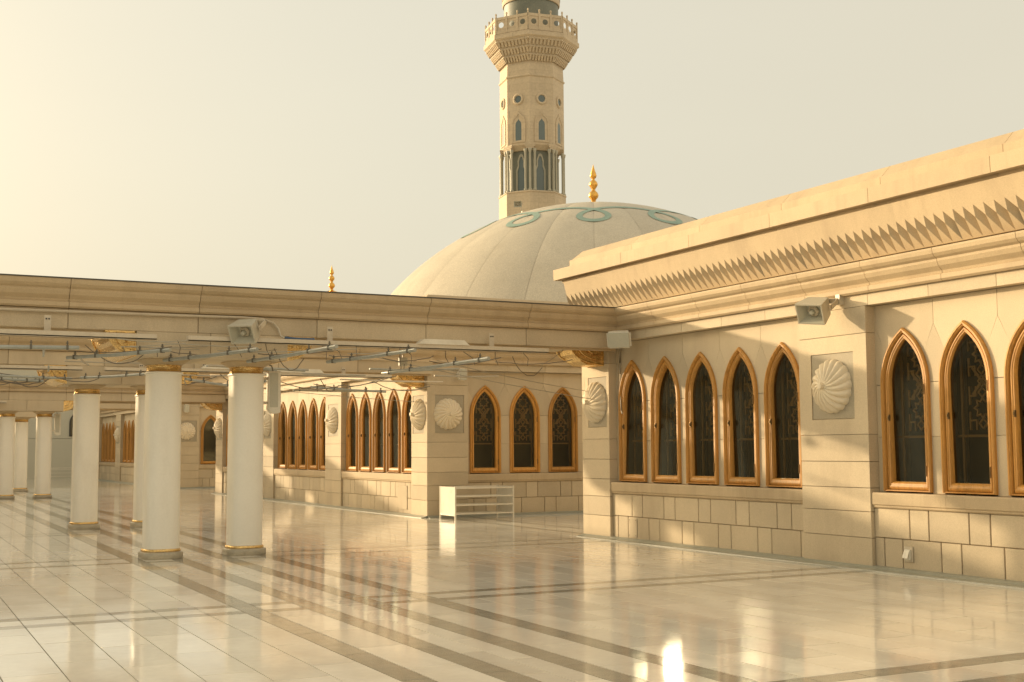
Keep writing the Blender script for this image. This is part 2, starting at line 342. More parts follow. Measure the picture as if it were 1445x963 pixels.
# ------------------------------------------------------------------ windows
def arch(t, w=0.41, z0=1.02, zs=2.40, h=0.72, n_=9, tb=None):
    """closed outline of a pointed arch, offset inwards by t"""
    tb = t if tb is None else tb
    R = (w*w+h*h)/(2*w); c = R-w; r = R-t
    am = math.acos(c/r)
    left = [(c-r*math.cos(am*i/n_), zs+r*math.sin(am*i/n_)) for i in range(n_+1)]
    left[-1] = (0, left[-1][1])
    right = [(-x, z) for x, z in left[:-1]][::-1]
    return [(-(w-t), z0+tb)]+left+right+[(w-t, z0+tb)]
def ring(prof, **kw):
    """sweep profile (inset, depth) round the arch"""
    mb = MB(); loops = [[(x, d, z) for x, z in arch(t, tb=kw['tbf'](t))] for t, d in prof]; k = len(loops[0])
    for lp in loops: mb.v += lp
    for i in range(len(loops)-1):
        for j in range(k): mb.f.append((i*k+j, i*k+(j+1) % k, (i+1)*k+(j+1) % k, (i+1)*k+j))
    return mb
m_case = ring([(-0.005, 0.0), (-0.005, -0.035), (0.012, -0.05), (0.026, -0.05), (0.034, -0.036), (0.044, -0.036), (0.052, -0.018), (0.056, 0.10), (-0.005, 0.10)], tbf=lambda t: max(0, t)*0.4).mesh('window_frame', WOOD, smooth=True)
m_sash = ring([(0.060, 0.09), (0.060, -0.004), (0.070, -0.016), (0.086, -0.016), (0.094, -0.006), (0.108, -0.006), (0.118, 0.012), (0.122, 0.04), (0.122, 0.09)], tbf=lambda t: 0.026+(t-0.060)*1.6).mesh('window_sash', WOOD, smooth=True)
pm = MB(); A = arch(0.114, tb=0.105); pm.v = [(x, 0.05, z) for x, z in A]; pm.f = [tuple(range(len(A)))[::-1]] if sum((A[i][0]*A[(i+1) % len(A)][1]-A[(i+1) % len(A)][0]*A[i][1]) for i in range(len(A))) < 0 else [tuple(range(len(A)))]
m_pane = pm.mesh('glass_pane', GLASS, fix=False)
def lattice_mesh():
    mb = MB(); D = 0.20
    def strip(a, b, w=0.022):
        a = Vector((a[0], 0, a[1])); b = Vector((b[0], 0, b[1])); d = b-a; ln = d.length; ang = math.atan2(d.z, d.x)
        mb.box(-0.008, ln+0.008, -0.012, 0.012, -w/2, w/2, Matrix.Translation((a.x, D, a.z)) @ Matrix.Rotation(-ang, 4, 'Y'))
    cx = 0.06
    for k, cz in enumerate((2.72, 2.06)):
        R, r = 0.13, 0.082
        P = [(cx+(R if i % 2 == 0 else r)*math.sin(PI*i/8), cz+(R if i % 2 == 0 else r)*math.cos(PI*i/8)) for i in range(16)]
        for i in range(16): strip(P[i], P[(i+1) % 16])
        for sx in (-1, 1):
            for sz in (-1, 1):
                strip((cx+sx*0.10, cz+sz*0.15), (cx+sx*0.2, cz+sz*0.15)); strip((cx+sx*0.10, cz+sz*0.15), (cx+sx*0.10, cz+sz*0.26)); strip((cx+sx*0.2, cz+sz*0.05), (cx+sx*0.2, cz+sz*0.26))
                strip((cx, cz+sz*0.13), (cx+sx*0.06, cz+sz*0.19)); strip((cx+sx*0.06, cz+sz*0.19), (cx, cz+sz*0.25))
    for sz in (-1, 1): strip((cx-0.14, 2.39+sz*0.16), (cx+0.14, 2.39-sz*0.16), 0.035)
    for z in (2.39,):
        for sx in (-1, 1):
            strip((cx, z+0.07), (cx+sx*0.06, z)); strip((cx+sx*0.06, z), (cx, z-0.07))
    strip((-0.34, 1.72), (0.34, 1.72), 0.03); strip((-0.26, 1.05), (-0.26, 2.9), 0.03); strip((0.30, 1.05), (0.30, 2.9), 0.03)
    return mb.mesh('star_lattice', LATT)
m_latt = lattice_mesh()
hb = MB(); hb.box(-0.305, -0.285, -0.03, 0.0, 1.93, 2.01); hb.box(-0.302, -0.288, -0.045, -0.03, 1.95, 1.99)
m_hand = hb.mesh('catch', BRASS, bevel=0.003)
m_hinge = MB().lathe([(0.009, 0), (0.009, 0.13)], 8, (0.338, -0.035, 0)).mesh('hinge', BRASS)
m_back = MB().box(-0.46, 0.46, 0.50, 0.52, 0.98, 3.2).mesh('room_shade_board', DARK)  # board coloured dark to stand for the unlit room behind the glass
Rw = random.Random(5); HUNG = []
def window(parent, O, rz, full=True):
    f = obj('window', m_case, parent, O, rz)
    obj('sash', m_sash, f); p = obj('glass_pane', m_pane, f)
    # first two panes tilted to throw sun glare on the floor, others away
    k = len(HUNG); HUNG.append(1)
    tl, tz = ((-2.0, -0.6), (-2.0, -0.15))[k] if k < 2 else (Rw.uniform(0.3, 1.1), Rw.choice((-1, 1))*Rw.uniform(1.0, 1.9))
    p.rotation_euler = (math.radians(tl), 0, math.radians(tz)); p.location.y = 2*math.sin(math.radians(tl))
    obj('shade_board', m_back, f)
    if full:
        obj('star_lattice', m_latt, f); obj('catch', m_hand, f)
        for z in (1.22, 2.25):
            h = obj('hinge', m_hinge, f); h.location.z = z
    return f

# ------------------------------------------------------------------ carved shell rosette
def rosette_mesh(R=0.365, n_=18, dep=0.20):
    mb = MB(); S = n_*6; rings = [0, .06, .11, .13, .2, .32, .45, .58, .7, .8, .88, .94, .98, 1.0]
    mb.v.append((0, -dep-0.05, 0))
    for q in rings[1:]:
        for j in range(S):
            th = 2*PI*j/S; tw = 0.55*q
            ph = (th*n_/2) % PI; fl = abs(math.sin(ph))
            amp = 0.0 if q < 0.12 else min(1, (q-0.1)/0.5)
            sc = 1+(0.05*fl-0.025)*max(0, (q-0.6)/0.4)
            hh = dep*math.cos(q*PI/2)**0.8*0.9+0.012+amp*0.032*fl*(1 if q < .95 else .5)
            if q <= .11: hh = dep+0.05-0.25*q*q
            if q == 1.0: hh = 0.0
            a = th+tw; mb.v.append((R*q*sc*math.cos(a), -hh, R*q*sc*math.sin(a)))
    for j in range(S): mb.f.append((0, 1+(j+1) % S, 1+j))
    for i in range(len(rings)-2):
        for j in range(S): mb.f.append((1+i*S+j, 1+i*S+(j+1) % S, 1+(i+1)*S+(j+1) % S, 1+(i+1)*S+j))
    return mb.mesh('shell_rosette', SHELL, smooth=True)
m_ros = rosette_mesh()

# ------------------------------------------------------------------ building runs
CORN = [(0, 3.62), (0.05, 3.62), (0.075, 3.645), (0.075, 3.70), (0.045, 3.715), (0.055, 3.745), (0.11, 3.80), (0.135, 3.855), (0.135, 3.885), (0.175, 3.91), (0.205, 3.945), (0.215, 3.99), (0.215, 4.015), (0, 4.035)]
CROWN_U = [(0, 4.66), (0.25, 4.66), (0.25, 4.715), (0.37, 4.715), (0.375, 4.91), (0.15, 4.935), (0.15, 5.075), (0.12, 5.085), (-0.03, 5.235), (-0.08, 5.245), (-0.30, 5.245), (-0.30, 4.66)]
TP = 0.153
def crown_low(nt_, p=TP):
    """slanted fascia with a row of pointed notches along its lower half"""
    mb = MB(); zt, zb, za = 4.66, 4.06, 4.43
    of = lambda z: 0.14+(z-4.04)/(4.66-4.04)*0.155
    L_ = nt_*p; V = mb.v
    def v(*q): V.append(q); return len(V)-1
    t0, t1 = v(0, -of(zt), zt), v(L_, -of(zt), zt)
    Ap = [v(i*p, -of(za), za) for i in range(nt_+1)]
    LLv = [v(i*p, -of(4.28), 4.28) for i in range(nt_+1)]
    LR = [v((i+1)*p, -of(4.24)+0.10, 4.24) for i in range(nt_)]
    Bt = [v(i*p, -of(4.06)+0.07, zb) for i in range(nt_+1)]
    mb.f.append((t0, t1, *Ap[::-1]))
    for i in range(nt_):
        mb.f += [(Ap[i], Ap[i+1], LLv[i+1]), (Ap[i], LR[i], LLv[i]), (Ap[i], LLv[i+1], LR[i]), (LLv[i], LR[i], Bt[i+1], Bt[i]), (LLv[i+1], Bt[i+1], LR[i])]
    b0, b1_, c0, c1 = v(0, 0.3, zb), v(L_, 0.3, zb), v(0, 0.3, zt), v(L_, 0.3, zt)
    mb.f += [(*Bt, b1_, b0), (t0, c0, c1, t1), (b0, b1_, c1, c0), (t0, Ap[0], LLv[0], Bt[0], b0, c0), (t1, c1, b1_, Bt[-1], LLv[-1], Ap[-1])]
    return mb
COURSES = [(0.03, 0.405), (0.405, 0.745), (0.745, 1.055), (1.055, 1.40), (1.40, 1.76), (1.76, 3.10), (3.10, 3.46)]
G = 0.003; JG = 0.0035
def run(bld, O, rz, layout, mit=(1, 1), detail=2, crown=True, ins=(0.002, 0.002)):
    """a stretch of facade; local X runs to the right as seen from outside, outward is local -Y"""
    Rm = Matrix.Rotation(rz, 4, 'Z'); O = Vector(O)
    def P(x, y=0, z=0): return O+Rm @ Vector((x, y, z))
    def put(nm, me, x, y=0, z=0): return obj(nm, me, bld, P(x, y, z), rz)
    total = sum(l[1] for l in layout); X = 0; core = MB()
    for li, l in enumerate(layout):
        w = l[1]
        Xs = X
        if l[0] == 'pil':
            if li == 0: X += ins[0]; w -= ins[0]
            if li == len(layout)-1: w -= ins[1]
            core.box(X+0.02, X+w-0.02, 0.06, 0.55, 0.0, 3.72)
            for ci, (a, b) in enumerate(COURSES):
                if ci == 5 and len(l) > 2 and l[2]:
                    pw = min(0.84, w-0.16); x0 = (w-pw)/2
                    mb = MB().box(0, w, 0.03, 0.25, a, b)
                    mb = MB()
                    for (u0, u1, v0, v1) in ((0, x0, a, b), (x0, w-x0, a, 1.97), (x0, w-x0, 2.87, b), (w-x0, w, a, b)):
                        pass
                    # frame stone with a sunk rectangle
                    vs = [(0, 0, a+G), (w, 0, a+G), (w, 0, b-G), (0, 0, b-G), (x0, 0, 1.97), (w-x0, 0, 1.97), (w-x0, 0, 2.87), (x0, 0, 2.87)]
                    vs += [(x, 0.022, z) for x, _, z in vs[4:8]]
                    vs += [(0, 0.2, a+G), (w, 0.2, a+G), (w, 0.2, b-G), (0, 0.2, b-G)]
                    fs = [(0, 1, 5, 4), (1, 2, 6, 5), (2, 3, 7, 6), (3, 0, 4, 7), (4, 5, 9, 8), (5, 6, 10, 9), (6, 7, 11, 10), (7, 4, 8, 11), (0, 12, 13, 1), (1, 13, 14, 2), (2, 14, 15, 3), (3, 15, 12, 0), (8, 9, 10, 11), (12, 15, 14, 13)]
                    k = ('fr', round(w, 3))
                    if k not in _cache: _cache[k] = MB().add(vs, fs).mesh('framing_stone', STONE)
                    put('framing_stone', _cache[k], X)
                    k = ('pp', round(pw, 3))
                    if k not in _cache: _cache[k] = MB().box(-pw/2+.006, pw/2-.006, 0.010, 0.0215, 1.976, 2.864).mesh('medallion_panel', STONE_P, bevel=0.002)
                    put('medallion_panel', _cache[k], X+w/2)
                    put('shell_rosette', m_ros, X+w/2, 0.010, 2.42)
                    if pw < 0.7: bld.children[-1].scale = (pw/0.78, 1, 1)
                else:
                    put('pilaster_stone', stone_mesh(w, 0.22, b-a-2*G), X, 0, a+G)
        else:
            nw = l[2]; pitch = l[3]
            core.box(X, X+w, 0.20, 0.60, 0.0, 0.96); core.box(X, X+w, 0.74, 0.80, 0.96, 3.4); core.box(X, X+w, 0.12, 0.6, 3.475, 3.72)
            # dado
            for row, (a, b) in enumerate(((0.03, 0.42), (0.42, 0.80))):
                xx = -0.47 if row == 0 else -0.63+0.29; big = row == 0
                seq = []
                while xx < w:
                    s_ = 0.64 if big else 0.32
                    a0, a1 = max(xx, 0), min(xx+s_, w)
                    if a1-a0 > 0.05: seq.append((a0, a1))
                    xx += s_; big = not big
                for (a0, a1) in seq: put('dado_stone', stone_mesh(a1-a0-0.014, 0.14, b-a-0.010, STONE, 0.006), X+a0+0.007, 0.055, a+0.005)
            core.box(X, X+w, 0.085, 0.2, 0.0, 0.83)
            # sill mouldings
            ns = max(1, round(w/1.24)); sw = w/ns
            k = ('sill', round(sw, 3))
            if k not in _cache:
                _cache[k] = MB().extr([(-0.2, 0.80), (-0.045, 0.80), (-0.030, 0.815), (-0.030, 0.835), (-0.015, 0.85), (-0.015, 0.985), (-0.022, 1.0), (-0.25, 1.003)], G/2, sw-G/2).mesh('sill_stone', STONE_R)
            for i in range(ns): put('sill_stone', _cache[k], X+i*sw)
            # windows and the stones round them
            c0 = w/2-(nw-1)/2*pitch; hw = 0.402
            k = ('mod', round(pitch, 3))
            if k not in _cache:
                A = arch(0.006); half = [p for p in A[1:10]]          # spring .. near the apex (left side)
                hp = pitch/2
                # crown stone above the window
                pts = A[1:-1][4:-4]
                top = [(-hp+G, 3.455), (-hp+G, 3.16), *[(pts[0][0]-0.0, pts[0][1])]]
                polyc = [(-hp+G, 3.455), (-hp+G, 3.14)]+pts+[(hp-G, 3.14), (hp-G, 3.455)]
                mc = MB().prism(polyc, 0.16, 0.42).mesh('arch_stone', STONE)
                # spandrel stone between two windows (centred on the joint)
                Rt = [(p[0]-0, p[1]) for p in A if p[0] > 0 and 2.40 <= p[1] <= 2.82][::-1]
                rp = [(p[0]-hp, p[1]) for p in A[1:-1][::-1][:5]]                    # right flank of window on the left
                lp = [(-p[0], p[1]) for p in rp][::-1]
                polys = rp+[(lp[0][0], lp[0][1])]+lp[1:]+[(0, 3.14-G*2)]
                polys = [(x_, z_-0.004 if z_ > 2.79 and x_ != 0 else z_) for x_, z_ in polys]
                order = sorted(rp, key=lambda q: q[1]); left_up = order
                polyS = [(left_up[0][0], 2.405)]+left_up+[(0, 3.14-G*1.5)]+[(-x_, z_) for x_, z_ in left_up][::-1]+[(-left_up[0][0], 2.405)]
                ms = MB().prism(polyS, 0.16, 0.42).mesh('spandrel_stone', STONE)
                _cache[k] = (mc, ms)
            mc, ms = _cache[k]
            pw = pitch-2*hw
            for i in range(nw):
                cx = c0+i*pitch
                put('arch_stone', mc, X+cx)
                window(bld, P(X+cx, 0.16, 0), rz, detail > 0)
                if i: 
                    put('spandrel_stone', ms, X+cx-pitch/2)
                    for (a, b) in ((1.003, 1.72), (1.72, 2.40)): put('pier_stone', stone_mesh(pw, 0.26, b-a-G, STONE, 0.004), X+cx-pitch/2-pw/2, 0.16, a+G/2)
            for side in (0, 1):      # stones at the ends of the bay
                xa, xb = (0, c0-hw) if side == 0 else (c0+(nw-1)*pitch+hw, w)
                for (a, b) in ((1.003, 1.72), (1.72, 2.40)): put('pier_stone', stone_mesh(xb-xa, 0.26, b-a-G, STONE, 0.004), X+xa, 0.16, a+G/2)
                k2 = ('end', round(xb-xa, 3), round(pitch, 3), side)
                if k2 not in _cache:
                    A = arch(0.006); ew = xb-xa; fl = A[1:-1][:5]
                    fl = [(p[0]+hw+0.0, p[1]) for p in fl]      # 0 at the frame edge
                    hp = pitch/2-hw
                    if side == 0: poly = [(0, 2.405)]+[(ew, 2.405)]+[(ew+p[0], p[1]) for p in fl]+[(ew-hp, 3.135)]+([(ew-hp, 3.455)] if ew > hp else [])+[(0, 3.455 if ew > hp else 3.135)]
                    else: poly = [(ew, 2.405), (0, 2.405)]+[(-p[0], p[1]) for p in fl]+[(hp, 3.135)]+([(hp, 3.455)] if ew > hp else [])+[(ew, 3.455 if ew > hp else 3.135)]
                    cl = []
                    for q in poly:
                        q = (min(max(q[0], 0 if side == 0 else -9), ew if side == 1 else 99), q[1])
                        if not cl or (abs(q[0]-cl[-1][0])+abs(q[1]-cl[-1][1])) > 1e-4: cl.append(q)
                    _cache[k2] = MB().prism(cl, 0.16, 0.42).mesh('end_stone', STONE)
                put('end_stone', _cache[k2], X+xa)
        X = Xs+l[1]
    obj('wall_core', core.mesh('wall_core', WALLCORE), bld, P(0), rz)
    # architrave, cornice and crown, stone by stone
    def course(nm, prof, n_, material, e0, e1):
        sw = total/n_
        for i in range(n_):
            m0 = (e0 if i == 0 else 0); m1 = (e1 if i == n_-1 else 0)
            k = (nm, round(sw, 4), m0, m1)
            if k not in _cache: _cache[k] = MB().extr(prof, JG if not m0 else 0, sw-(JG if not m1 else 0), m0, m1).mesh(nm, material)
            put(nm, _cache[k], i*sw)
    course('architrave_stone', [(-0.3, 3.462), (0, 3.462), (0, 3.617), (-0.3, 3.617)], round(total/1.05), STONE, 0, 0)
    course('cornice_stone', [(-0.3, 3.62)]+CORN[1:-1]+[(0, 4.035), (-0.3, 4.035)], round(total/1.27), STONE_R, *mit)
    if crown:
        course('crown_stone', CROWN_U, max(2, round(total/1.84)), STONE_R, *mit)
        nt_ = 6; n_ = int((total+0.14*sum(mit))/(nt_*TP)); span = total+0.14*sum(mit)*0.9; p = span/(n_*nt_)
        k = ('cl', round(p, 4))
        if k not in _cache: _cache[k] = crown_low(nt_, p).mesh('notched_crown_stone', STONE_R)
        for i in range(n_): put('notched_crown_stone', _cache[k], -0.13*mit[0]+i*nt_*p)
        obj('painted_shade_strip', MB().extr([(-0.28, 4.03), (0.02, 4.03), (0.02, 4.065), (-0.28, 4.065)], 0, total, *mit).mesh('painted_shade_strip', FLASH_SHADE), bld, P(0), rz)  # dark strip painting in the shade line beneath the notches
    # granite curb at the foot of the wall
    k = round(total/1.3); sw = total/k
    kk = ('curb', round(sw, 3))
    if kk not in _cache: _cache[kk] = MB().extr([(-0.08, -0.01), (0.16, -0.01), (0.15, 0.012), (0.06, 0.028), (0.025, 0.05), (-0.08, 0.06)], 0.001, sw-0.002).mesh('curb_stone', CURB)
    for i in range(k): put('curb_stone', _cache[kk], i*sw)

def body(bld, x0, x1, y0, y1):
    obj('roof', MB().box(x0+0.3, x1, y0+0.3, y1-0.3, 4.7, 5.05).mesh('roof', WALLCORE), bld)
    return bld
def shift(o, p):  # child meshes written in world coordinates under an Empty
    o.location = -p.location
PIL, CP = 1.34, 0.93
# building 1 (right foreground)
b1 = thing('stone_building', 'long cream stone building in the right foreground with arched teak windows and notched crown', 'building', (11.75, 10, 0))
run(b1, (11.75, 19.83, 0), -PI/2, [('pil', CP, True), ('bay', 5.09, 5, 1.005), ('pil', PIL, True), ('bay', 5.07, 5, 1.005), ('pil', PIL, True)], mit=(1, 0), detail=2)
mb = MB(); mb.box(11.77, 32, 0.3, 6.0, 0, 4.6); mb.box(12.5, 32, 6.0, 19.3, 0, 0.1); mb.box(12.6, 32, 6.0, 19.75, 4.70, 5.05)
mb.box(12.45, 32, 19.35, 19.80, 0, 4.9); mb.box(12.42, 12.5, 6.0, 19.4, 0, 4.9)
o = obj('rear_wall', mb.mesh('rear_wall', STONE), b1); shift(o, b1)
run(b1, (32.0, 19.835, 0), PI, [('pil', 20.25)], mit=(0, 1), detail=0)
# building 2 (middle distance)
b2 = thing('stone_building', 'cream stone building behind the walkway carrying the large pale dome', 'building', (11.75, 36, 0))
run(b2, (11.75, 46.55, 0), -PI/2, [('pil', 0.95, True), ('bay', 5.03, 5, 1.005), ('pil', 1.35, True), ('bay', 5.05, 5, 1.005), ('pil', 1.31, True), ('bay', 4.98, 5, 1.0), ('pil', 0.95, True)], mit=(1, 1), detail=1)
run(b2, (11.75, 26.93, 0), 0, [('pil', 1.06, True), ('bay', 5.35, 5, 1.076), ('pil', 1.4, True), ('bay', 5.35, 5, 1.076), ('pil', 6.9)], mit=(1, 0), detail=1)
mb = MB(); mb.box(12.5, 32, 27.6, 46.3, 4.70, 5.05); mb.box(12.5, 32, 46.0, 46.5, 0, 4.9); mb.box(12.42, 12.5, 27.6, 46.4, 0, 4.9); mb.box(12.5, 32, 27.7, 27.8, 0, 4.9)
mb.lathe([(8.9, 5.05), (8.9, 5.45), (8.6, 5.5)], 48, (22.4, 36.74, 0))
o = obj('rear_wall', mb.mesh('rear_wall', STONE), b2); shift(o, b2)
# building 3 (far)
b3 = thing('stone_building', 'farthest cream stone building with slim arched windows seen between the white columns', 'building', (11.75, 60, 0))
run(b3, (11.75, 73.22, 0), -PI/2, [('pil', 0.95, True), ('bay', 5.03, 5, 1.005), ('pil', 1.35, True), ('bay', 5.05, 5, 1.005), ('pil', 1.31, True), ('bay', 4.98, 5, 1.0), ('pil', 0.95, True)], mit=(1, 1), detail=0)
run(b3, (11.75, 53.60, 0), 0, [('pil', 1.06, True), ('bay', 5.35, 5, 1.076), ('pil', 1.4, True), ('pil', 12.25)], mit=(1, 0), detail=0)
mb = MB(); mb.box(12.5, 32, 54.3, 73.0, 4.70, 5.05); mb.box(12.5, 32, 72.7, 73.2, 0, 4.9); mb.box(12.42, 12.5, 54.3, 73.1, 0, 4.9); mb.box(12.5, 32, 54.4, 54.5, 0, 4.9)
mb.lathe([(8.9, 5.05), (8.9, 5.45), (8.6, 5.5)], 48, (22.4, 63.4, 0))
o = obj('rear_wall', mb.mesh('rear_wall', STONE), b3); shift(o, b3)
# far wall that closes the terrace
fw = thing('terrace_end_building', 'tall pale grey-green building closing the terrace at the far left', 'building', (14, 80, 0))
mb = MB(); mb.box(-30, 40, 80, 90, 0, 2.35); o = obj('lower_wall', mb.mesh('lower_wall', FARG), fw); shift(o, fw)
mb = MB(); mb.box(-30, 40, 80.06, 90, 2.37, 7.9); mb.box(-30, 40, 79.8, 90, 7.9, 8.2); o = obj('upper_wall', mb.mesh('upper_wall', FARG), fw); shift(o, fw)
for xw in (3.9, 7.9, 11.7, 15.6):
    A = arch(0, w=0.45, z0=2.5, zs=3.3, h=0.7)
    f = obj('window', MB().prism(A, -0.05, 0.0).mesh('far_window', FLASH_SHADE), fw, (xw, 80.06, 0))
    A = arch(0.08, w=0.45, z0=2.5, zs=3.3, h=0.7); obj('pane', MB().prism(A, -0.07, -0.05).mesh('far_pane', DARK), f)
# left-hand buildings: same height, only their reflection and shadow side matter from here
for yy0, yy1, lb in ((26.93, 46.55, 'low cream stone building across the walkway on the left'), (53.6, 73.2, 'farther cream stone building across the walkway on the left')):
    b = thing('stone_building', lb, 'building', (-2.5, yy0, 0))
    mb = MB(); mb.box(-22, -2.5, yy0, yy1, 0, 3.6); mb.box(-22, -2.3, yy0-0.2, yy1+0.2, 3.62, 4.03); mb.box(-22, -2.15, yy0-0.35, yy1+0.35, 4.06, 5.1)
    o = obj('wall', mb.mesh('wall', STONE), b); shift(o, b)

# ------------------------------------------------------------------ arcade beams
def gold_corbel(parent, x, z, y0, y1, sgn, L_=0.46, H=0.36, nm='gilded_corbel'):
    """scroll bracket; x = face it springs from, sgn = direction it reaches"""
    prof = [(0, 0), (L_, 0), (L_*0.99, -0.05), (L_*0.88, -0.07), (L_*0.82, -0.15), (L_*0.70, -0.20), (L_*0.62, -0.27), (L_*0.45, -0.33), (L_*0.2, -H), (0, -H)]
    poly = [(sgn*a, b) for a, b in prof]
    c = obj(nm, MB().prism(poly, y0+0.03, y1-0.03).mesh(nm, GOLD, bevel=0.006), parent, (x, 0, z))
    # raised scroll bands and leaf eye on the cheeks
    for yy in (y0, y1-0.02):
        mb = MB()
        for q, w_ in ((0.93, 0.022), (0.70, 0.018), (0.46, 0.016)):
            pts = [(sgn*L_*q*math.cos(a), yy+0.012, -H*q*math.sin(a)-0.01) for a in [PI/2*i/10 for i in range(11)]]
            mb.tube(pts, w_*0.75, 6)
        mb.lathe([(0.05, -0.012), (0.04, 0.012), (0.0, 0.02)], 12, (sgn*L_*0.22, yy, -H*0.45))
        obj('scroll_band', mb.mesh('scroll_band', GOLD, smooth=True), c)
    obj('rim', MB().box(sgn*0.0-0.012, sgn*0.0+0.012, y0, y1, -H-0.01, 0.0).box(-0.012+sgn*L_/2-L_/2, 0.012+sgn*L_/2+L_/2, y0+0.0, y1, -0.03, -0.002).mesh('rim', GOLD), c)
    return c
def superell(t, e=4.2):
    c, s = abs(math.cos(t)), abs(math.sin(t))
    return (c**e+s**e)**(-1/e)
SEC = lambda t: superell(t, 3.0)
def arcade(name, label, yf, x0, x1, pairs, right_corbel, detail=True):
    b = thing(name, label, 'arcade beam', ((x0+x1)/2, yf+0.7, 3.3))
    D = 1.40; yb = yf+D; n_ = round((x1-x0)/1.78); sw = (x1-x0)/n_
    fm = stone_mesh(sw-0.008, D, 0.28, STONE, 0.006)
    k = ('bc', round(sw, 3), 0)
    prof = [(o, z) for o, z in CORN[:-1]]
    full = prof+[(-D-o, z) for o, z in prof[::-1]]
    def cm(m1):
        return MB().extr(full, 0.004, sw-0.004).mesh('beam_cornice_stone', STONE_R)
    cmesh = cm(0); fl = MB().box(0.0, sw, -0.225, D+0.225, 4.016, 4.034).mesh('roof_flashing', FLASH_SHADE)
    for i in range(n_):
        obj('beam_stone', fm, b, (x0+i*sw+0.004, yf, 3.335)); obj('beam_cornice_stone', cmesh, b, (x0+i*sw, yf, 0)); obj('roof_flashing', fl, b, (x0+i*sw, yf, 0))
    o = obj('beam_core', MB().box(x0, x1, yf+0.03, yb-0.03, 3.40, 3.95).mesh('beam_core', WALLCORE), b); shift(o, b)
    # small fillet under the face
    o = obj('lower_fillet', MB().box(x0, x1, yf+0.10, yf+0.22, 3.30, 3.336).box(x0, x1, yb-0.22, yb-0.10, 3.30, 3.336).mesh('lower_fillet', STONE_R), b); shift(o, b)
    for (xa, xb, zb) in pairs:
        mx = (xa+xb)/2; hw = 1.14
        for (u0, u1) in ((mx-hw, mx-0.05), (mx-0.05, mx+hw)):
            obj('impost_stone', stone_mesh(u1-u0-0.006, D, 3.333-zb, STONE, 0.006), b, (u0, yf, zb))
        gold_corbel(b, mx-hw, 3.334, yf-0.0, yb, -1, 0.42, 0.36); gold_corbel(b, mx+hw, 3.334, yf, yb, 1, 0.42, 0.36)
    if right_corbel: gold_corbel(b, 11.742, 3.40, yf+0.5, yf+1.05, -1, 0.72, 0.33)
    return b
CH = 2.97
rows_c = [(18.55, 19.25, (3.99, 5.28)), (26.60, 27.30, (4.17, 5.25)), (45.2, 45.9, (4.42, 5.62)), (53.35, 54.0, (4.55, 5.75))]
arc1 = arcade('arcade_beam', 'nearest long stone arcade beam on white columns spanning to the right building', 18.55, -14, 11.752, [(3.99, 5.28, CH)], True)
arc2 = arcade('arcade_beam', 'second stone arcade beam running behind the nearest one', 26.60, -14, 11.745, [(4.17, 5.43, CH)], True)
arc3 = arcade('arcade_beam', 'third stone arcade beam low in the distance between the columns', 45.2, -14, 11.745, [(4.42, 5.62, CH)], True)
arc4 = arcade('arcade_beam', 'farthest stone arcade beam just below the third', 53.3, -14, 11.745, [(4.55, 5.75, CH)], True)
# columns
def column_meshes(seg=64):
    sh = MB().lathe([(0.258, 0.14), (0.258, 1.5), (0.254, 2.78)], seg, sec=SEC, rot=PI/seg).mesh('shaft', ENAMEL, smooth=True)
    pl = MB().lathe([(0.300, 0.0), (0.308, 0.012), (0.308, 0.085), (0.300, 0.098), (0.27, 0.105)], seg, sec=lambda t: superell(t, 3.6)).mesh('plinth', PLINTH, smooth=True)
    gr = MB().lathe([(0.276, 0.105), (0.280, 0.115), (0.277, 0.132), (0.268, 0.145), (0.258, 0.147)], seg, sec=SEC).mesh('base_ring', GOLD, smooth=True)
    bd = MB().lathe([(0.256, 2.745), (0.270, 2.752), (0.274, 2.765), (0.270, 2.778), (0.256, 2.785)], seg, sec=SEC).mesh('neck_bead', ENAMEL, smooth=True)
    gb = MB().lathe([(0.252, 2.78), (0.256, 2.79), (0.248, 2.80), (0.248, 2.868), (0.256, 2.875), (0.256, 2.885)], 10, sec=lambda t: 1.04, rot=PI/10).mesh('gilded_band', GOLD, smooth=True)
    ab = MB().lathe([(0.25, 2.884), (0.27, 2.90), (0.32, 2.93), (0.35, 2.955), (0.35, 2.972)], seg, sec=lambda t: superell(t, 5)).mesh('abacus', STONE_R, smooth=True)
    return [('shaft', sh), ('plinth', pl), ('base_ring', gr), ('neck_bead', bd), ('gilded_band', gb), ('abacus', ab)]
CM = column_meshes()
def column(x, y, label):
    c = thing('column', label, 'column', (x, y, 0), 'white columns of the arcades')
    for nm, me in CM: obj(nm, me, c, (x, y, 0))
    return c
column(4.05, 19.25, 'nearest white column with gilded neck, left one of the front pair')
column(5.32, 19.25, 'right white column of the front pair, speaker box beside its neck')
column(4.17, 27.30, 'white column left of and behind the front pair')
column(5.43, 27.30, 'white column mostly hidden behind the left column of the front pair')
column(5.62, 45.9, 'distant white column with a small speaker box hanging by its neck')
column(4.42, 45.9, 'distant white column cut by the left edge of the photo')
column(5.75, 54.0, 'farthest thin white column between the two distant ones')
column(4.55, 54.0, 'farthest white column just beyond the left edge')

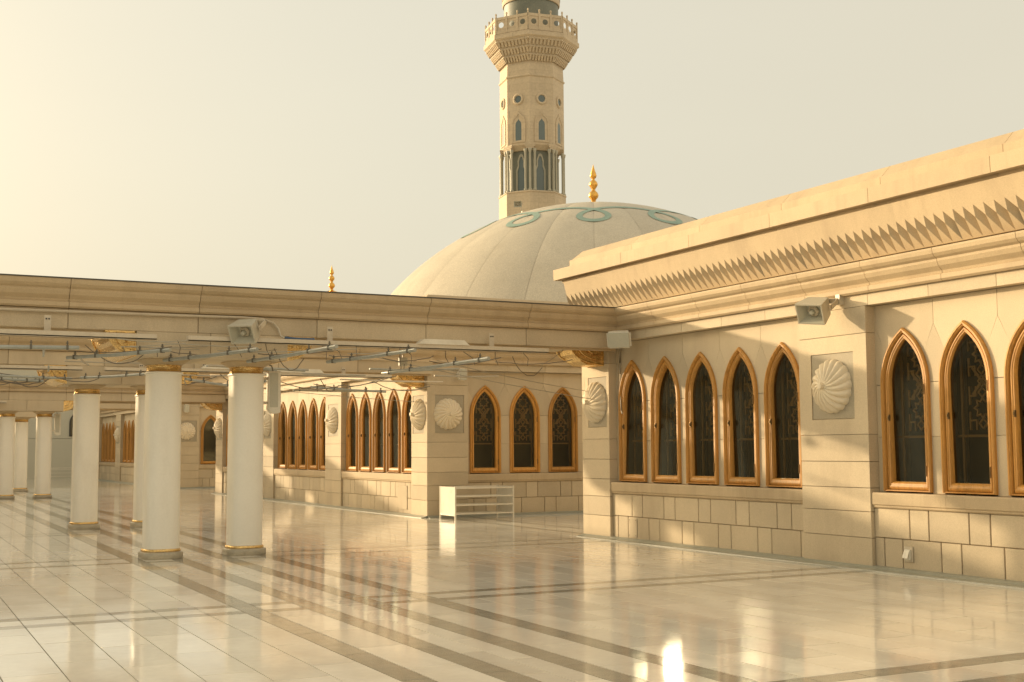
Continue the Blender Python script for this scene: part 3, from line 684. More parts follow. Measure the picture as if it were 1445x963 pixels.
# ------------------------------------------------------------------ dome
def dome(cx, cy, label, gores=24, group='domes on the stone buildings'):
    Rs, zc = 9.38, 0.56; zb = 5.3
    d = thing('dome', label, 'dome', (cx, cy, zb), group)
    ph1 = math.asin((zb-zc)/Rs); st = 22
    mb = MB(); ga = 2*PI/gores; g2 = 0.0006
    for i in range(st+1):
        ph = ph1+(PI/2-ph1-0.055)*i/st
        for j in range(7):
            a = -ga/2+ga*j/6; edge = (j in (0, 6))
            a2 = a+(g2 if j == 0 else -g2 if j == 6 else 0); rr = Rs-(0.0 if not edge else 0.012)
            mb.v.append((rr*math.cos(ph)*math.cos(a2), rr*math.cos(ph)*math.sin(a2), zc+rr*math.sin(ph)-zb))
    for i in range(st):
        for j in range(6): mb.f.append((i*7+j, i*7+j+1, (i+1)*7+j+1, (i+1)*7+j))
    gm_ = mb.mesh('dome_panel', DOME, smooth=True, fix=False)
    to = math.atan2(-cy, -cx)
    for k in range(gores): obj('dome_panel', gm_, d, (cx, cy, zb), to+ga*(k+0.5))
    u = MB().lathe([((Rs-0.04)*math.cos(ph1+(PI/2-ph1)*i/16), zc+(Rs-0.04)*math.sin(ph1+(PI/2-ph1)*i/16)-zb) for i in range(17)], 72).mesh('dome_shell', DOME, smooth=True)
    obj('dome_shell', u, d, (cx, cy, zb))
    # looping turquoise ribbon, one loop every 30 degrees
    mb = MB(); n_ = 12*48
    P = []
    for i in range(n_):
        tt = 2*PI*i/n_; a = tt+0.215*math.sin(12*tt+PI); rho = 4.22+0.66*math.cos(12*tt)
        P.append((a, rho))
    hw = 0.10
    for i in range(n_):
        a, r = P[i]; a1, r1 = P[(i+1) % n_]; a0, r0 = P[i-1]
        p = Vector((r*math.cos(a), r*math.sin(a))); q = Vector((r1*math.cos(a1), r1*math.sin(a1)))-Vector((r0*math.cos(a0), r0*math.sin(a0)))
        nrm = Vector((-q.y, q.x)).normalized()
        for s_ in (-1, 1):
            v = p+nrm*hw*s_; rr = v.length; z = zc+math.sqrt((Rs+0.012)**2-rr*rr)-zb; mb.v.append((v.x, v.y, z))
    for i in range(n_): j = (i+1) % n_; mb.f.append((2*i, 2*i+1, 2*j+1, 2*j))
    obj('ribbon_inlay', mb.mesh('ribbon_inlay', TURQ, fix=False), d, (cx, cy, zb), to)
    zt = zc+Rs
    pr = [(0.42, -0.03), (0.40, 0.02), (0.30, 0.07), (0.20, 0.11), (0.10, 0.15), (0.075, 0.20), (0.09, 0.25), (0.16, 0.33), (0.18, 0.41), (0.14, 0.50), (0.075, 0.56), (0.06, 0.61), (0.10, 0.67), (0.15, 0.75), (0.155, 0.80), (0.12, 0.88), (0.055, 0.94), (0.05, 0.98), (0.10, 1.03), (0.12, 1.09), (0.10, 1.17), (0.055, 1.30), (0.02, 1.43), (0.003, 1.50)]
    obj('finial', MB().lathe(pr, 20).mesh('finial', GOLDS, smooth=True), d, (cx, cy, zt))
    return d
dome(22.32, 36.74, 'large pale mosaic dome with turquoise loops and gold finial')
dome(22.32, 9.72, 'dome on the right foreground building, almost wholly outside the frame')
dome(22.10, 63.4, 'far dome of which only the gold finial shows above the beam', gores=24)

# ------------------------------------------------------------------ minaret
def minaret():
    az = math.radians(28.45); D = 102.5; cx, cy = D*math.sin(az), D*math.cos(az)
    m = thing('minaret', 'tall octagonal tan stone minaret with carved balcony rising behind the dome', 'minaret', (cx, cy, 0))
    S = D/CAM_F/math.cos(math.radians(0.5))      # metres per photo pixel at that distance
    S = 0.0567*1.025
    rot0 = math.atan2(-cy, -cx)+math.radians(-3.7)     # direction of the vertex nearest the viewer
    def oct_(prof, name, material, parent=m, par_loc=None):
        return obj(name, MB().lathe(prof, 8, rot=rot0).mesh(name, material), parent, (cx, cy, 0))
    Rsh = 46*S
    base = oct_([(Rsh*1.04, 0), (Rsh*1.04, 22.3), (Rsh*1.0, 22.45)], 'base', MINA)
    oct_([(Rsh*1.06, 22.30), (Rsh*1.065, 22.36), (Rsh*1.04, 22.44)], 'base_moulding', MINA)
    oct_([(Rsh*0.80, 22.4), (Rsh*0.80, 26.4)], 'recessed_drum', MINAD)
    oct_([(Rsh*0.86, 25.85), (Rsh*1.0, 26.25), (Rsh*1.0, 32.0)], 'shaft', MINA)
    oct_([(Rsh, 31.85), (Rsh*1.035, 31.93), (Rsh*1.035, 32.02), (Rsh, 32.1), (Rsh*0.98, 33.2)], 'shaft_moulding', MINA)
    apo = math.cos(PI/8)
    # triple columns at each corner under flared corbels
    colm = MB().lathe([(0.15, 0), (0.15, 0.10), (0.095, 0.16), (0.09, 3.1), (0.13, 3.2), (0.16, 3.35), (0.16, 3.42)], 10).mesh('corner_column', MINAC, smooth=True)
    for k in range(8):
        a = rot0+k*PI/4
        for dt in (-0.16, 0, 0.16):
            rr = Rsh*0.985*(1 if dt == 0 else 0.975); x, y = cx+rr*math.cos(a+dt*0.92), cy+rr*math.sin(a+dt*0.92)
            obj('corner_column', colm, m, (x, y, 22.45))
        if k == 0:
            cb = MB()
            for dz, q in ((0, 0.30), (0.13, 0.38), (0.26, 0.45)):
                cb.box(-0.25, 0.12+(q-0.3)*0.3, -q*1.15, q*1.15, dz, dz+0.13)
            cbm = cb.mesh('corner_corbel', MINA)
        obj('corner_corbel', cbm, m, (cx+Rsh*0.93*math.cos(a), cy+Rsh*0.93*math.sin(a), 25.9), a)
    # faces: arched window, round window, lower ogee arch
    wid = 2*Rsh*math.sin(PI/8)
    def ogee(w, z0, zs, h):
        return [(-w, z0), (-w, zs), (-w*0.80, zs+h*0.42), (-w*0.3, zs+h*0.72), (0, zs+h), (w*0.3, zs+h*0.72), (w*0.80, zs+h*0.42), (w, zs), (w, z0)]
    def frame_mesh(out_, inn, d0, d1, material, name):
        k = len(out_); mb = MB(); mb.v = [(x, -d1, z) for x, z in out_]+[(x, -d1, z) for x, z in inn]+[(x, -d0, z) for x, z in out_]+[(x, -d0, z) for x, z in inn]
        for i in range(k):
            j = (i+1) % k
            mb.f += [(i, j, k+j, k+i), (i, 2*k+i, 2*k+j, j), (k+i, k+j, 3*k+j, 3*k+i)]
        return mb.mesh(name, material)
    fo = frame_mesh(ogee(0.64, 26.45, 28.15, 0.92), ogee(0.50, 26.55, 28.1, 0.72), 0, 0.06, MINA, 'arch_surround')
    fo2 = frame_mesh(ogee(0.50, 26.55, 28.1, 0.72), ogee(0.27, 26.62, 27.95, 0.45), -0.02, 0.02, MINA, 'arch_reveal')
    gl = MB().prism(ogee(0.27, 26.62, 27.95, 0.45), -0.012, 0.0).mesh('arched_pane', MGLASS)
    rg = MB(); 
    for i in range(24):
        pass
    rg.lathe([(0.29, 0), (0.31, 0.10), (0.40, 0.12), (0.47, 0.08), (0.48, 0)], 24)
    rgm = rg; me_rg = MB(); me_rg.v = [(x, -z, y) for x, y, z in rg.v]; me_rg.f = rg.f[:-2]
    me_rg = me_rg.mesh('round_window_ring', MINA, smooth=True)
    rp = MB().lathe([(0.30, 0), (0.30, 0.02)], 20); rpm = MB(); rpm.v = [(x, -z, y) for x, y, z in rp.v]; rpm.f = rp.f; rpm = rpm.mesh('round_pane', MGLASS)
    lo = frame_mesh([(-0.45, 22.5), (-0.45, 24.3), (-0.30, 24.65), (-0.32, 25.0), (-0.16, 25.5), (0, 25.62), (0.16, 25.5), (0.32, 25.0), (0.30, 24.65), (0.45, 24.3), (0.45, 22.5)],
                    [(-0.33, 22.5), (-0.33, 24.2), (-0.2, 24.55), (-0.2, 24.95), (-0.1, 25.3), (0, 25.4), (0.1, 25.3), (0.2, 24.95), (0.2, 24.55), (0.33, 24.2), (0.33, 22.5)], 0, 0.07, MINAC, 'lower_arch')
    lg = MB().prism([(-0.33, 22.5), (-0.33, 24.2), (-0.2, 24.55), (-0.2, 24.95), (0, 25.4), (0.2, 24.95), (0.2, 24.55), (0.33, 24.2), (0.33, 22.5)], -0.02, 0).mesh('lower_pane', MGLASS)
    for k in range(8):
        a = rot0+(k+.5)*PI/4; ap = Rsh*apo
        x, y = cx+(ap+0.003)*math.cos(a), cy+(ap+0.003)*math.sin(a); rz = a+PI/2
        w = obj('arched_window', fo, m, (x, y, 0), rz); obj('reveal', fo2, w); obj('pane', gl, w)
        w = obj('round_window', me_rg, m, (x, y, 30.05), rz); obj('pane', rpm, w)
        ap2 = Rsh*0.80*apo+0.004
        w = obj('lower_arch', lo, m, (cx+ap2*math.cos(a), cy+ap2*math.sin(a), 0), rz); obj('pane', lg, w)
    # stepped stalactite corbelling
    Rb = 69*S
    pr = [(Rsh*0.98, 33.15)]; zz = 33.15; steps = [(0.49, 0.62), (0.55, 0.60), (0.55, 0.6)]
    r0 = Rsh*1.0; r1 = Rb*0.955; lv = 3
    for i in range(lv):
        ra = r0+(r1-r0)*(i+0.55)/lv; rbv = r0+(r1-r0)*(i+1)/lv; dz = 0.56
        pr += [(ra, zz+dz*0.6), (rbv, zz+dz*0.75), (rbv, zz+dz)]; zz += dz
    oct_(pr, 'corbelling', MINA)
    arm = MB(); n_ = 9
    for i in range(lv):
        za = 33.15+i*0.56+0.02; ra = r0+(r1-r0)*(i+0.35)/lv; rbv = r0+(r1-r0)*(i+1)/lv
        apx = lambda r: r*apo
        half = rbv*math.sin(PI/8)*0.97
        for j in range(n_):
            u = -half+2*half*(j+.5)/n_; q = half/n_*0.55
            arm.add([(u-q, -(apx(ra)), za), (u+q, -(apx(ra)), za), (u+q*1.1, -(apx(rbv)+0.02), za+0.40), (u-q*1.1, -(apx(rbv)+0.02), za+0.40), (u, -(apx(rbv)+0.03), za+0.50), (u-q, -(apx(ra))+0.2, za), (u+q, -(apx(ra))+0.2, za), (u+q, -(apx(ra))+0.2, za+0.45), (u-q, -(apx(ra))+0.2, za+0.45)],
                    [(0, 1, 2, 4, 3), (0, 3, 8, 5), (1, 6, 7, 2), (3, 4, 2, 7, 8)])
    am = arm.mesh('stalactite_row', MINA)
    for k in range(8): obj('stalactite_row', am, m, (cx, cy, 0), rot0+(k+.5)*PI/4+PI/2)
    oct_([(Rb*0.96, 34.83), (Rb*1.0, 34.95), (Rb*1.0, 35.3), (Rb*0.955, 35.38), (Rb*0.80, 35.4)], 'balcony_slab', MINA)
    # balustrade panels with rosette piercing, posts and knobs
    half = Rb*0.955*math.sin(PI/8); apb = Rb*0.955*apo; npn = 3 if False else 4
    npn = 3
    pnl = MB(); pw = 2*half/npn
    z0, z1 = 35.38, 36.75
    pnl.box(-half, half, -0.06, 0.06, z0, z0+0.28); pnl.box(-half, half, -0.06, 0.06, z1-0.22, z1)
    for i in range(npn+1): u = -half+pw*i; pnl.box(max(u-0.09, -half), min(u+0.09, half), -0.075, 0.075, z0, z1+0.002)
    pm_ = pnl.mesh('balustrade', MINA)
    hole = MB(); zc2 = (z0+0.28+z1-0.22)/2; hh = (z1-z0-0.5)/2
    for i in range(npn):
        u = -half+pw*(i+.5); q = pw/2-0.09
        # pierced screen: square with a round hole
        k = 16; o = len(hole.v)
        for j in range(k):
            a = 2*PI*j/k+PI/4; c, s = math.cos(a), math.sin(a); mxx = max(abs(c), abs(s))
            hole.v.append((u+q*c/mxx, -0.01, zc2+hh*s/mxx)); hole.v.append((u+min(q, hh)*0.58*c, -0.01, zc2+min(q, hh)*0.58*s))
        for j in range(k): jj = (j+1) % k; hole.f.append((o+2*j, o+2*jj, o+2*jj+1, o+2*j+1))
    hm = hole.mesh('pierced_screen', MINA, fix=False)
    kn = MB().lathe([(0.07, 0), (0.07, 0.12), (0.045, 0.16), (0.085, 0.24), (0.07, 0.34), (0.0, 0.40)], 8).mesh('knob', MINA)
    for k in range(8):
        a = rot0+(k+.5)*PI/4; x, y = cx+apb*math.cos(a), cy+apb*math.sin(a)
        b_ = obj('balustrade', pm_, m, (x, y, 0), a+PI/2); obj('pierced_screen', hm, b_)
        for i in range(npn):
            h_ = obj('knob', kn, b_); h_.location = (-half+pw*i, 0, z1)
    rc = 41*S
    obj('upper_drum', MB().lathe([(rc*0.96, 35.0), (rc*0.96, 38.6)], 32).mesh('upper_drum', MINAD, smooth=True), m, (cx, cy, 0))
    obj('upper_band', MB().lathe([(rc, 38.5), (rc*1.02, 38.62), (rc*1.02, 38.9), (rc*0.99, 39.0), (rc*0.99, 42), (rc*1.05, 42.2)], 32).mesh('upper_band', MINA, smooth=True), m, (cx, cy, 0))
    zig = MB()
    for j in range(28):
        a = 2*PI*j/28; r = rc*1.03
        zig.add([(r*math.cos(a-0.09), r*math.sin(a-0.09), 38.95), (r*math.cos(a+0.09), r*math.sin(a+0.09), 38.95), (r*math.cos(a), r*math.sin(a), 39.35), (r*.97*math.cos(a), r*.97*math.sin(a), 38.95)], [(0, 1, 2), (0, 2, 3), (1, 3, 2)])
    obj('zigzag_band', zig.mesh('zigzag_band', MINA), m, (cx, cy, 0))
minaret()

# ------------------------------------------------------------------ floodlights
def flood(loc, aim, label, s=1.0, roll=0.0, arm=(0, 0.35, 0.1)):
    """tapered housing, wide glass in front; aim = direction the glass faces"""
    t = thing('floodlight', label, 'floodlight', loc, 'floodlights fixed to the stonework')
    d = Vector(aim).normalized(); q = d.to_track_quat('-Y', 'Z'); Mx = q.to_matrix().to_4x4() @ Matrix.Rotation(roll, 4, 'Y')
    def put(nm, mb, mt, **kw):
        mb.v = [tuple(Mx @ (Vector(v)*s)) for v in mb.v]; return obj(nm, mb.mesh(nm, mt, **kw), t, loc)
    def rect(w, h, y): return [(-w, y, -h), (w, y, -h), (w, y, h), (-w, y, h)]
    A, B_, C_, D_ = rect(.20, .15, -.20), rect(.20, .15, -.17), rect(.15, .125, .10), rect(.10, .08, .20)
    mb = MB(); mb.v = A+B_+C_+D_; mb.f = [(i*4+j, i*4+(j+1) % 4, (i+1)*4+(j+1) % 4, (i+1)*4+j) for i in range(3) for j in range(4)]+[(12, 13, 14, 15)]
    inner = rect(.18, .13, -.20); deep = rect(.10, .07, -.06); o = len(mb.v); mb.v += inner
    mb.f += [(j, (j+1) % 4, o+(j+1) % 4, o+j) for j in range(4)]
    h = put('housing', mb, HOUSE, fix=False)
    mb = MB(); mb.v = rect(.18, .13, -.199)+deep; mb.f = [(j, (j+1) % 4, 4+(j+1) % 4, 4+j) for j in range(4)]+[(4, 5, 6, 7)]
    put('reflector', mb, GRILL, fix=False)
    mb = MB(); k = 6
    mb.lathe([(0.085, 0), (0.085, 0.02), (0.055, 0.05), (0.05, 0.03), (0.0, 0.03)], 6); mb.v = [(x, -.07-z, y) for x, y, z in mb.v]
    put('lamp_ring', mb, PAINT)
    mb = MB(); mb.lathe([(0.035, 0.0), (0.04, 0.04), (0.025, 0.07), (0.0, 0.08)], 12); mb.v = [(x, -.09-z, y) for x, y, z in mb.v]
    put('bulb', mb, GRILL, smooth=True)
    mb = MB(); mb.box(.21, .225, -.02, .03, -.02, .05); mb.box(-.225, -.21, -.02, .03, -.02, .05); mb.box(-.225, .225, .21, .24, -.02, .05); mb.box(.21, .225, .0, .24, -.02, .05); mb.box(-.225, -.21, .0, .24, -.02, .05)
    put('yoke', mb, PAINT)
    a = Vector(arm); put2 = MB().tube([Vector((0, 0, 0))+(Mx @ Vector((0, .22*s, 0))), a], 0.022, 8); put2.box(a.x-.06, a.x+.06, a.y-.06, a.y+.02, a.z-.07, a.z+.07)
    obj('mounting_arm', put2.mesh('mounting_arm', PAINT), t, loc)
    return t
flood((5.02, 18.16, 3.38), (-0.72, -0.80, -0.62), 'grey floodlight with open glass on the front beam above the columns', 0.98, 0.0, (0.12, 0.37, 0.10))
flood((11.40, 13.02, 3.46), (-0.85, -0.28, -0.50), 'floodlight high on the pilaster casting a long shadow on the stone', 0.98, 0.12, (0.33, -0.10, 0.12))
flood((12.0, 46.8, 3.42), (-0.6, -0.8, -0.3), 'small floodlight on the far corner above the gilded corbel', 0.9, 0.0, (-0.05, -0.20, 0.12))
# boxy white speaker beside the junction of beam and wall
def speaker(loc, rz, label, w=0.46, h=0.30, d=0.30, arm=0.35, tilt=0.15):
    t = thing('wall_speaker', label, 'speaker', loc)
    T_ = Matrix.Rotation(rz, 4, 'Z') @ Matrix.Rotation(tilt, 4, 'X')
    mb = MB(); f = [(-w/2, -d/2, -h/2), (w/2, -d/2, -h/2), (w/2, -d/2, h/2), (-w/2, -d/2, h/2)]; b = [(-w*.34, d/2, -h*.36), (w*.34, d/2, -h*.36), (w*.34, d/2, h*.36), (-w*.34, d/2, h*.36)]
    mb.add(f+b, [(0, 1, 2, 3), (4, 7, 6, 5), (0, 4, 5, 1), (1, 5, 6, 2), (2, 6, 7, 3), (3, 7, 4, 0)], T_)
    obj('cabinet', mb.mesh('cabinet', PAINTW, bevel=0.035, segs=3, smooth=True), t, loc)
    mb = MB().box(-w*.43, w*.43, -d/2-.012, -d/2+.004, -h*.42, h*.42, T_); obj('grille', mb.mesh('grille', GRILL, bevel=0.006), t, loc)
    mb = MB().box(-.03, .03, d/2-.01, d/2+arm, -.03, .03, T_); obj('mounting_arm', mb.mesh('mounting_arm', PAINTW, bevel=0.005), t, loc)
speaker((11.50, 18.10, 3.47), math.radians(-46), 'white rounded wall speaker where the beam meets the right building', 0.44, 0.31, 0.28, 0.28, 0.30)
speaker((12.54, 26.74, 3.35), 0.35, 'small white box speaker above the rosette on the shaded wall', 0.24, 0.30, 0.16, 0.06, 0.05)
speaker((12.20, 53.42, 3.38), 0.25, 'tiny white box speaker on the distant shaded wall', 0.24, 0.38, 0.16, 0.08, 0.05)
def speaker_column(x, y, z0, z1, label):
    t = thing('column_speaker', label, 'speaker', (x, y, z0), 'slim speaker boxes hung beside columns')
    o = obj('cabinet', MB().prism([(-.10, z0+.06), (-.04, z0), (.04, z0), (.10, z0+.02), (.10, z1), (-.10, z1)], -.06, .06).mesh('cabinet', PAINTW, bevel=.008), t, (x, y, 0))
    obj('grille', MB().box(-.075, .055, -.068, -.058, z0+.10, z1-.03).mesh('grille', GRILL, bevel=.003), t, (x, y, 0))
    obj('wall_strap', MB().box(-.19, -.09, -.02, .02, z0+.15, z0+.19).box(-.19, -.09, -.02, .02, z1-.14, z1-.10).mesh('wall_strap', PAINT), t, (x, y, 0))
    obj('cable', MB().tube([(-.02, -.03, z1), (-.05, -.05, z1+.08), (-.16, -.06, z1+.12)], .01, 6).mesh('cable', WIRE), t, (x, y, 0))
speaker_column(5.76, 19.25, 2.17, 2.84, 'slim speaker box hanging beside the right column of the front pair')
speaker_column(6.06, 45.9, 2.15, 2.90, 'slim speaker box hanging beside a distant column')

# ------------------------------------------------------------------ light trays on beams
def tray(xa, xb, y, z, label, brackets, hoods=(), yw=0.13):
    t = thing('light_tray', label, 'light tray', ((xa+xb)/2, y, z), 'light trays below the beams')
    mb = MB().box(xa, xb, y-yw/2, y+yw/2, z, z+0.014).box(xa, xb, y-yw/2, y-yw/2+0.012, z, z+0.075).box(xa, xb, y+yw/2-0.012, y+yw/2, z, z+0.075)
    o = obj('channel', mb.mesh('channel', PAINT), t); shift(o, t)
    for i, (bx, zt) in enumerate(brackets):
        mb = MB().box(bx-.045, bx+.045, y+yw/2+.001, y+yw/2+.014, z+.0, zt).box(bx-.045, bx+.045, y+yw/2+.013, y+.27, z+.05, z+.10)
        mb2 = MB()
        for sx in (-.018, .018):
            k = len(mb2.v); c = MB().lathe([(.012, 0), (.012, .006)], 8); mb2.add([(bx+sx+x, y+yw/2-.004-zz, zt-.05+yy) for x, yy, zz in c.v], c.f)
        o = obj('bracket', mb.mesh('bracket', PAINT), t); shift(o, t)
        q = obj('bolt', mb2.mesh('bolt', BLACK), o)
    for hx0, hx1 in hoods:
        mb = MB().prism([(hx0, z+.075), (hx1, z+.075), (hx1-.10, z+.155), (hx0+.10, z+.155)], y-yw/2-.02, y+yw/2+.03)
        o = obj('lamp_hood', mb.mesh('lamp_hood', PAINTW), t); shift(o, t)
    return t
tray(0.4, 3.73, 18.30, 3.19, 'pale light tray hung from the left part of the front beam', [(2.26, 3.49), (0.8, 3.49)])
tray(4.18, 10.17, 18.30, 3.19, 'long pale light tray under the front beam right of the columns', [(6.38, 3.49), (9.17, 3.49)], [(7.80, 8.70)])
tray(0.5, 3.92, 26.35, 3.22, 'light tray on the second beam, left piece', [(1.6, 3.5)])
tray(4.36, 5.22, 26.35, 3.22, 'short light tray on the second beam between the columns', [(5.1, 3.4)])
tray(5.9, 7.1, 26.35, 3.24, 'short light tray on the second beam seen between the two front columns', [(6.4, 3.45)], [(6.3, 6.9)])
tray(7.3, 10.6, 26.35, 3.20, 'light tray on the second beam in front of the sunlit facade', [(9.5, 3.42)], [(7.9, 9.0)])
tray(3.2, 4.3, 45.0, 3.22, 'far light tray above the distant columns', [])

# ------------------------------------------------------------------ suspended pipes, clips and wires
def rod(a, b, label, r=0.026, clips=(0.08, 0.3, 0.72, 0.93), group='grey pipes slung below the beams'):
    a, b = Vector(a), Vector(b); t = thing('suspended_pipe', label, 'pipe', a, group)
    d = b-a; ln = d.length
    o = obj('pipe', MB().tube([a, a+d*.5+Vector((0, 0, -.012)), b], r, 10).mesh('pipe', PIPE, smooth=True), t); shift(o, t)
    for c in clips:
        p = a+d*c; mb = MB(); rot = d.to_track_quat('X', 'Z').to_matrix().to_4x4()
        mb.box(-.014, .014, -r-.006, r+.006, -r-.006, r+.006, Matrix.Translation(p) @ rot)
        mb.box(-.008, .008, -.007, .007, r, r+.06, Matrix.Translation(p) @ rot); mb.box(-.018, .018, -.014, .014, r+.026, r+.036, Matrix.Translation(p) @ rot)
        o = obj('clip', mb.mesh('clip', CLIP), t); shift(o, t)
    return t
rod((5.139, 18.52, 2.93), (5.424, 15.353, 2.93), 'grey pipe reaching past the neck of the right front column')
rod((7.305, 18.5, 2.80), (7.404, 14.92, 2.80), 'rightmost grey pipe, in front of the shaded rosette wall')
rod((6.268, 18.155, 2.93), (6.584, 15.492, 2.93), 'grey pipe between the front column and the rightmost pipe')
rod((3.94, 18.72, 2.93), (4.62, 16.198, 2.93), 'grey pipe crossing the gilded neck of the left front column')
rod((2.582, 18.728, 2.93), (3.603, 16.759, 2.93), 'grey pipe left of the front columns, below the gilded corbel')
rod((0.4, 17.1, 2.93), (2.47, 16.863, 2.93), 'nearly level grey pipe at the left edge')
RR = [((1.6, 24.4, 3.0), (3.59, 25.4, 3.0)), ((2.0, 25.4, 3.0), (3.1, 25.6, 2.95)), ((3.70, 25.0, 3.0), (4.59, 23.38, 3.0)), ((5.63, 24.73, 3.0), (7.0, 25.6, 2.9)),
      ((8.47, 25.6, 2.93), (10.3, 25.9, 2.87)), ((9.0, 28.5, 3.0), (10.9, 28.3, 3.0)), ((6.9, 22.8, 3.0), (7.4, 25.6, 3.0))]
RL = ['far pipe at the left edge under the second beam', 'short far pipe below it at the left edge', 'far pipe left of the front columns', 'far pipe sloping between the two front columns', 'far pipe against the sunlit facade windows', 'farther pipe above the sunlit arched windows', 'far pipe running inwards behind the right front column']
for (a, b), lb in zip(RR, RL): rod(a, b, lb, 0.024)
def sag(a, b, s, n_=10, w=0):
    a, b = Vector(a), Vector(b); R_ = random.Random(int((a.x+b.y)*1000))
    return [a+(b-a)*(i/n_)+Vector((R_.uniform(-w, w), R_.uniform(-w, w), -s*4*(i/n_)*(1-i/n_)+R_.uniform(-w, w))) for i in range(n_+1)]
def wire(pts, label, r=0.007, m_=WIRE, nm='cable', grp='loose cables and wires under the beams'):
    p0 = Vector(pts[0]); mb = MB().tube([Vector(p)-p0 for p in pts], r, 5)
    o = bpy.data.objects.new(nm, mb.mesh(nm, m_, smooth=True)); COL.objects.link(o); o.location = p0
    tag(o, label, nm if nm in ('cable', 'strut', 'conduit') else 'wire', grp); return o
LBW = 'thin cable among the tangle of wires slung below the beams'
R5 = random.Random(11)
anch = [(2.58, 18.7), (3.9, 18.3), (5.2, 18.3), (6.27, 18.2), (7.2, 18.35), (8.1, 18.6), (9.2, 18.4), (10.6, 18.5)]
for i in range(len(anch)-1):
    (xa, ya), (xb, yb) = anch[i], anch[i+1]
    wire(sag((xa, ya-.1, 3.02), (xb, yb-.3, 3.08), R5.uniform(.02, .10), 10, .008), LBW)
    if i % 2 == 0: wire(sag((xa+.2, ya-.3, 3.10), (xb-.3, yb+.2, 2.98), R5.uniform(.12, .25), 10, .01), LBW)
    for k in range(2):
        u = R5.uniform(0, 1); px_ = xa+(xb-xa)*u
        wire([(px_, ya-.2, 2.96), (px_+R5.uniform(-.05, .05), ya-.15, 3.08), (px_+R5.uniform(-.12, .12), ya+.1, 3.20)], LBW, .006)
for i in range(14):
    x = R5.uniform(1.4, 10.2); y = R5.uniform(25.0, 26.4); x2 = x+R5.uniform(.5, 1.8)
    wire(sag((x, y, R5.uniform(2.95, 3.15)), (x2, R5.uniform(25.0, 26.4), R5.uniform(2.95, 3.2)), R5.uniform(.03, .2), 9, .012), 'thin cable slung in the far tangle below the second beam', .009, grp='cables below the second beam')
# pale thin struts and tubes that make the dense layer under the beams
R6 = random.Random(21)
for i in range(15):
    x = R6.uniform(1.6, 9.8); y = R6.uniform(19.9, 25.4); z = R6.uniform(3.0, 3.2); a = R6.choice((0.05, 0.12, 1.35, 1.45, -0.3)); ln = R6.uniform(1.2, 2.6)
    wire([(x, y, z), (x+ln/2*math.cos(a), y+ln/2*math.sin(a), z-.01), (x+ln*math.cos(a), min(y+ln*math.sin(a), 26.4), z+R6.uniform(-.05, .05))], 'pale thin strut in the layer slung between the two nearest beams', R6.choice((.012, .018, .022)), R6.choice((WIRE_L, PAINT, PIPE)), 'strut', 'pale struts between the two nearest beams')
for i in range(8):
    x = R6.uniform(2.2, 9.6); ln = R6.uniform(.7, 1.6); y = R6.uniform(17.4, 18.3)
    wire(sag((x, y, R6.uniform(3.0, 3.15)), (x+ln, y+R6.uniform(-.3, .3), R6.uniform(3.0, 3.15)), R6.uniform(0, .05), 6, .004), 'pale thin wire stretched in front of the nearest beam', .007, WIRE_L, 'wire', 'pale wires in front of the nearest beam')
# conduit and blue sleeve on the beam face
wire([(0.2, 18.50, 3.56), (1.6, 18.50, 3.565), (3.5, 18.50, 3.575), (5.06, 18.50, 3.59), (5.35, 18.50, 3.58), (5.52, 18.50, 3.53), (5.60, 18.50, 3.44), (5.63, 18.47, 3.33), (5.70, 18.42, 3.28)], 'pale conduit running under the front cornice and curving down beside the floodlight', .018, PAINT, 'conduit', 'conduits')
wire([(5.66, 18.36, 3.285), (5.85, 18.34, 3.275), (6.05, 18.34, 3.275), (6.12, 18.34, 3.278)], 'blue sleeved cable lying on the light tray', .030, BLUEW, 'cable', 'sleeved cables')
# pale guy wires from the right corbel and pilaster across the recess
GW = [((8.2, 18.4, 3.02), (11.72, 19.5, 2.62)), ((7.2, 18.5, 3.05), (11.74, 19.2, 2.45)), ((8.1, 18.5, 2.9), (9.9, 18.7, 2.88)), ((10.9, 19.0, 3.33), (10.2, 18.6, 3.0)), ((6.6, 26.0, 2.98), (11.75, 27.2, 2.70)), ((8.0, 26.0, 2.9), (11.75, 27.0, 3.0))]
GL = ['pale wire running from the far pipe to the corner pilaster, upper one', 'pale wire crossing the rosette of the corner pilaster', 'short pale wire hanging under the light tray end', 'pale wire hanging steeply from the gilded corbel on the right', 'pale wire reaching the rosette pilaster of the middle building', 'pale wire above it reaching the middle building corbel']
for i, (a, b) in enumerate(GW): wire(sag(a, b, .03, 8, .0), GL[i], .0065, WIRE_L, 'wire', 'pale guy wires')
wire([(11.88, 18.72, 3.5), (11.885, 18.73, 3.1), (11.87, 18.70, 2.9), (11.885, 18.74, 2.6), (11.88, 18.70, 2.25), (11.87, 18.66, 2.2)], 'cable hanging in the corner beside the first arched window', .012, PAINT, 'cable', 'corner cables')
wire([(11.87, 18.80, 3.1), (11.87, 18.82, 2.5), (11.88, 18.80, 2.0), (11.885, 18.76, 1.9)], 'second cable hanging in the corner beside the first arched window', .008, WIRE_L, 'cable', 'corner cables')
wire([(3.05, 45.1, 3.60), (3.08, 45.1, 3.42), (3.2, 45.0, 3.30), (3.9, 45.0, 3.22)], 'dark cable drooping down the distant beam', .03, WIRE, 'cable', 'distant cables')
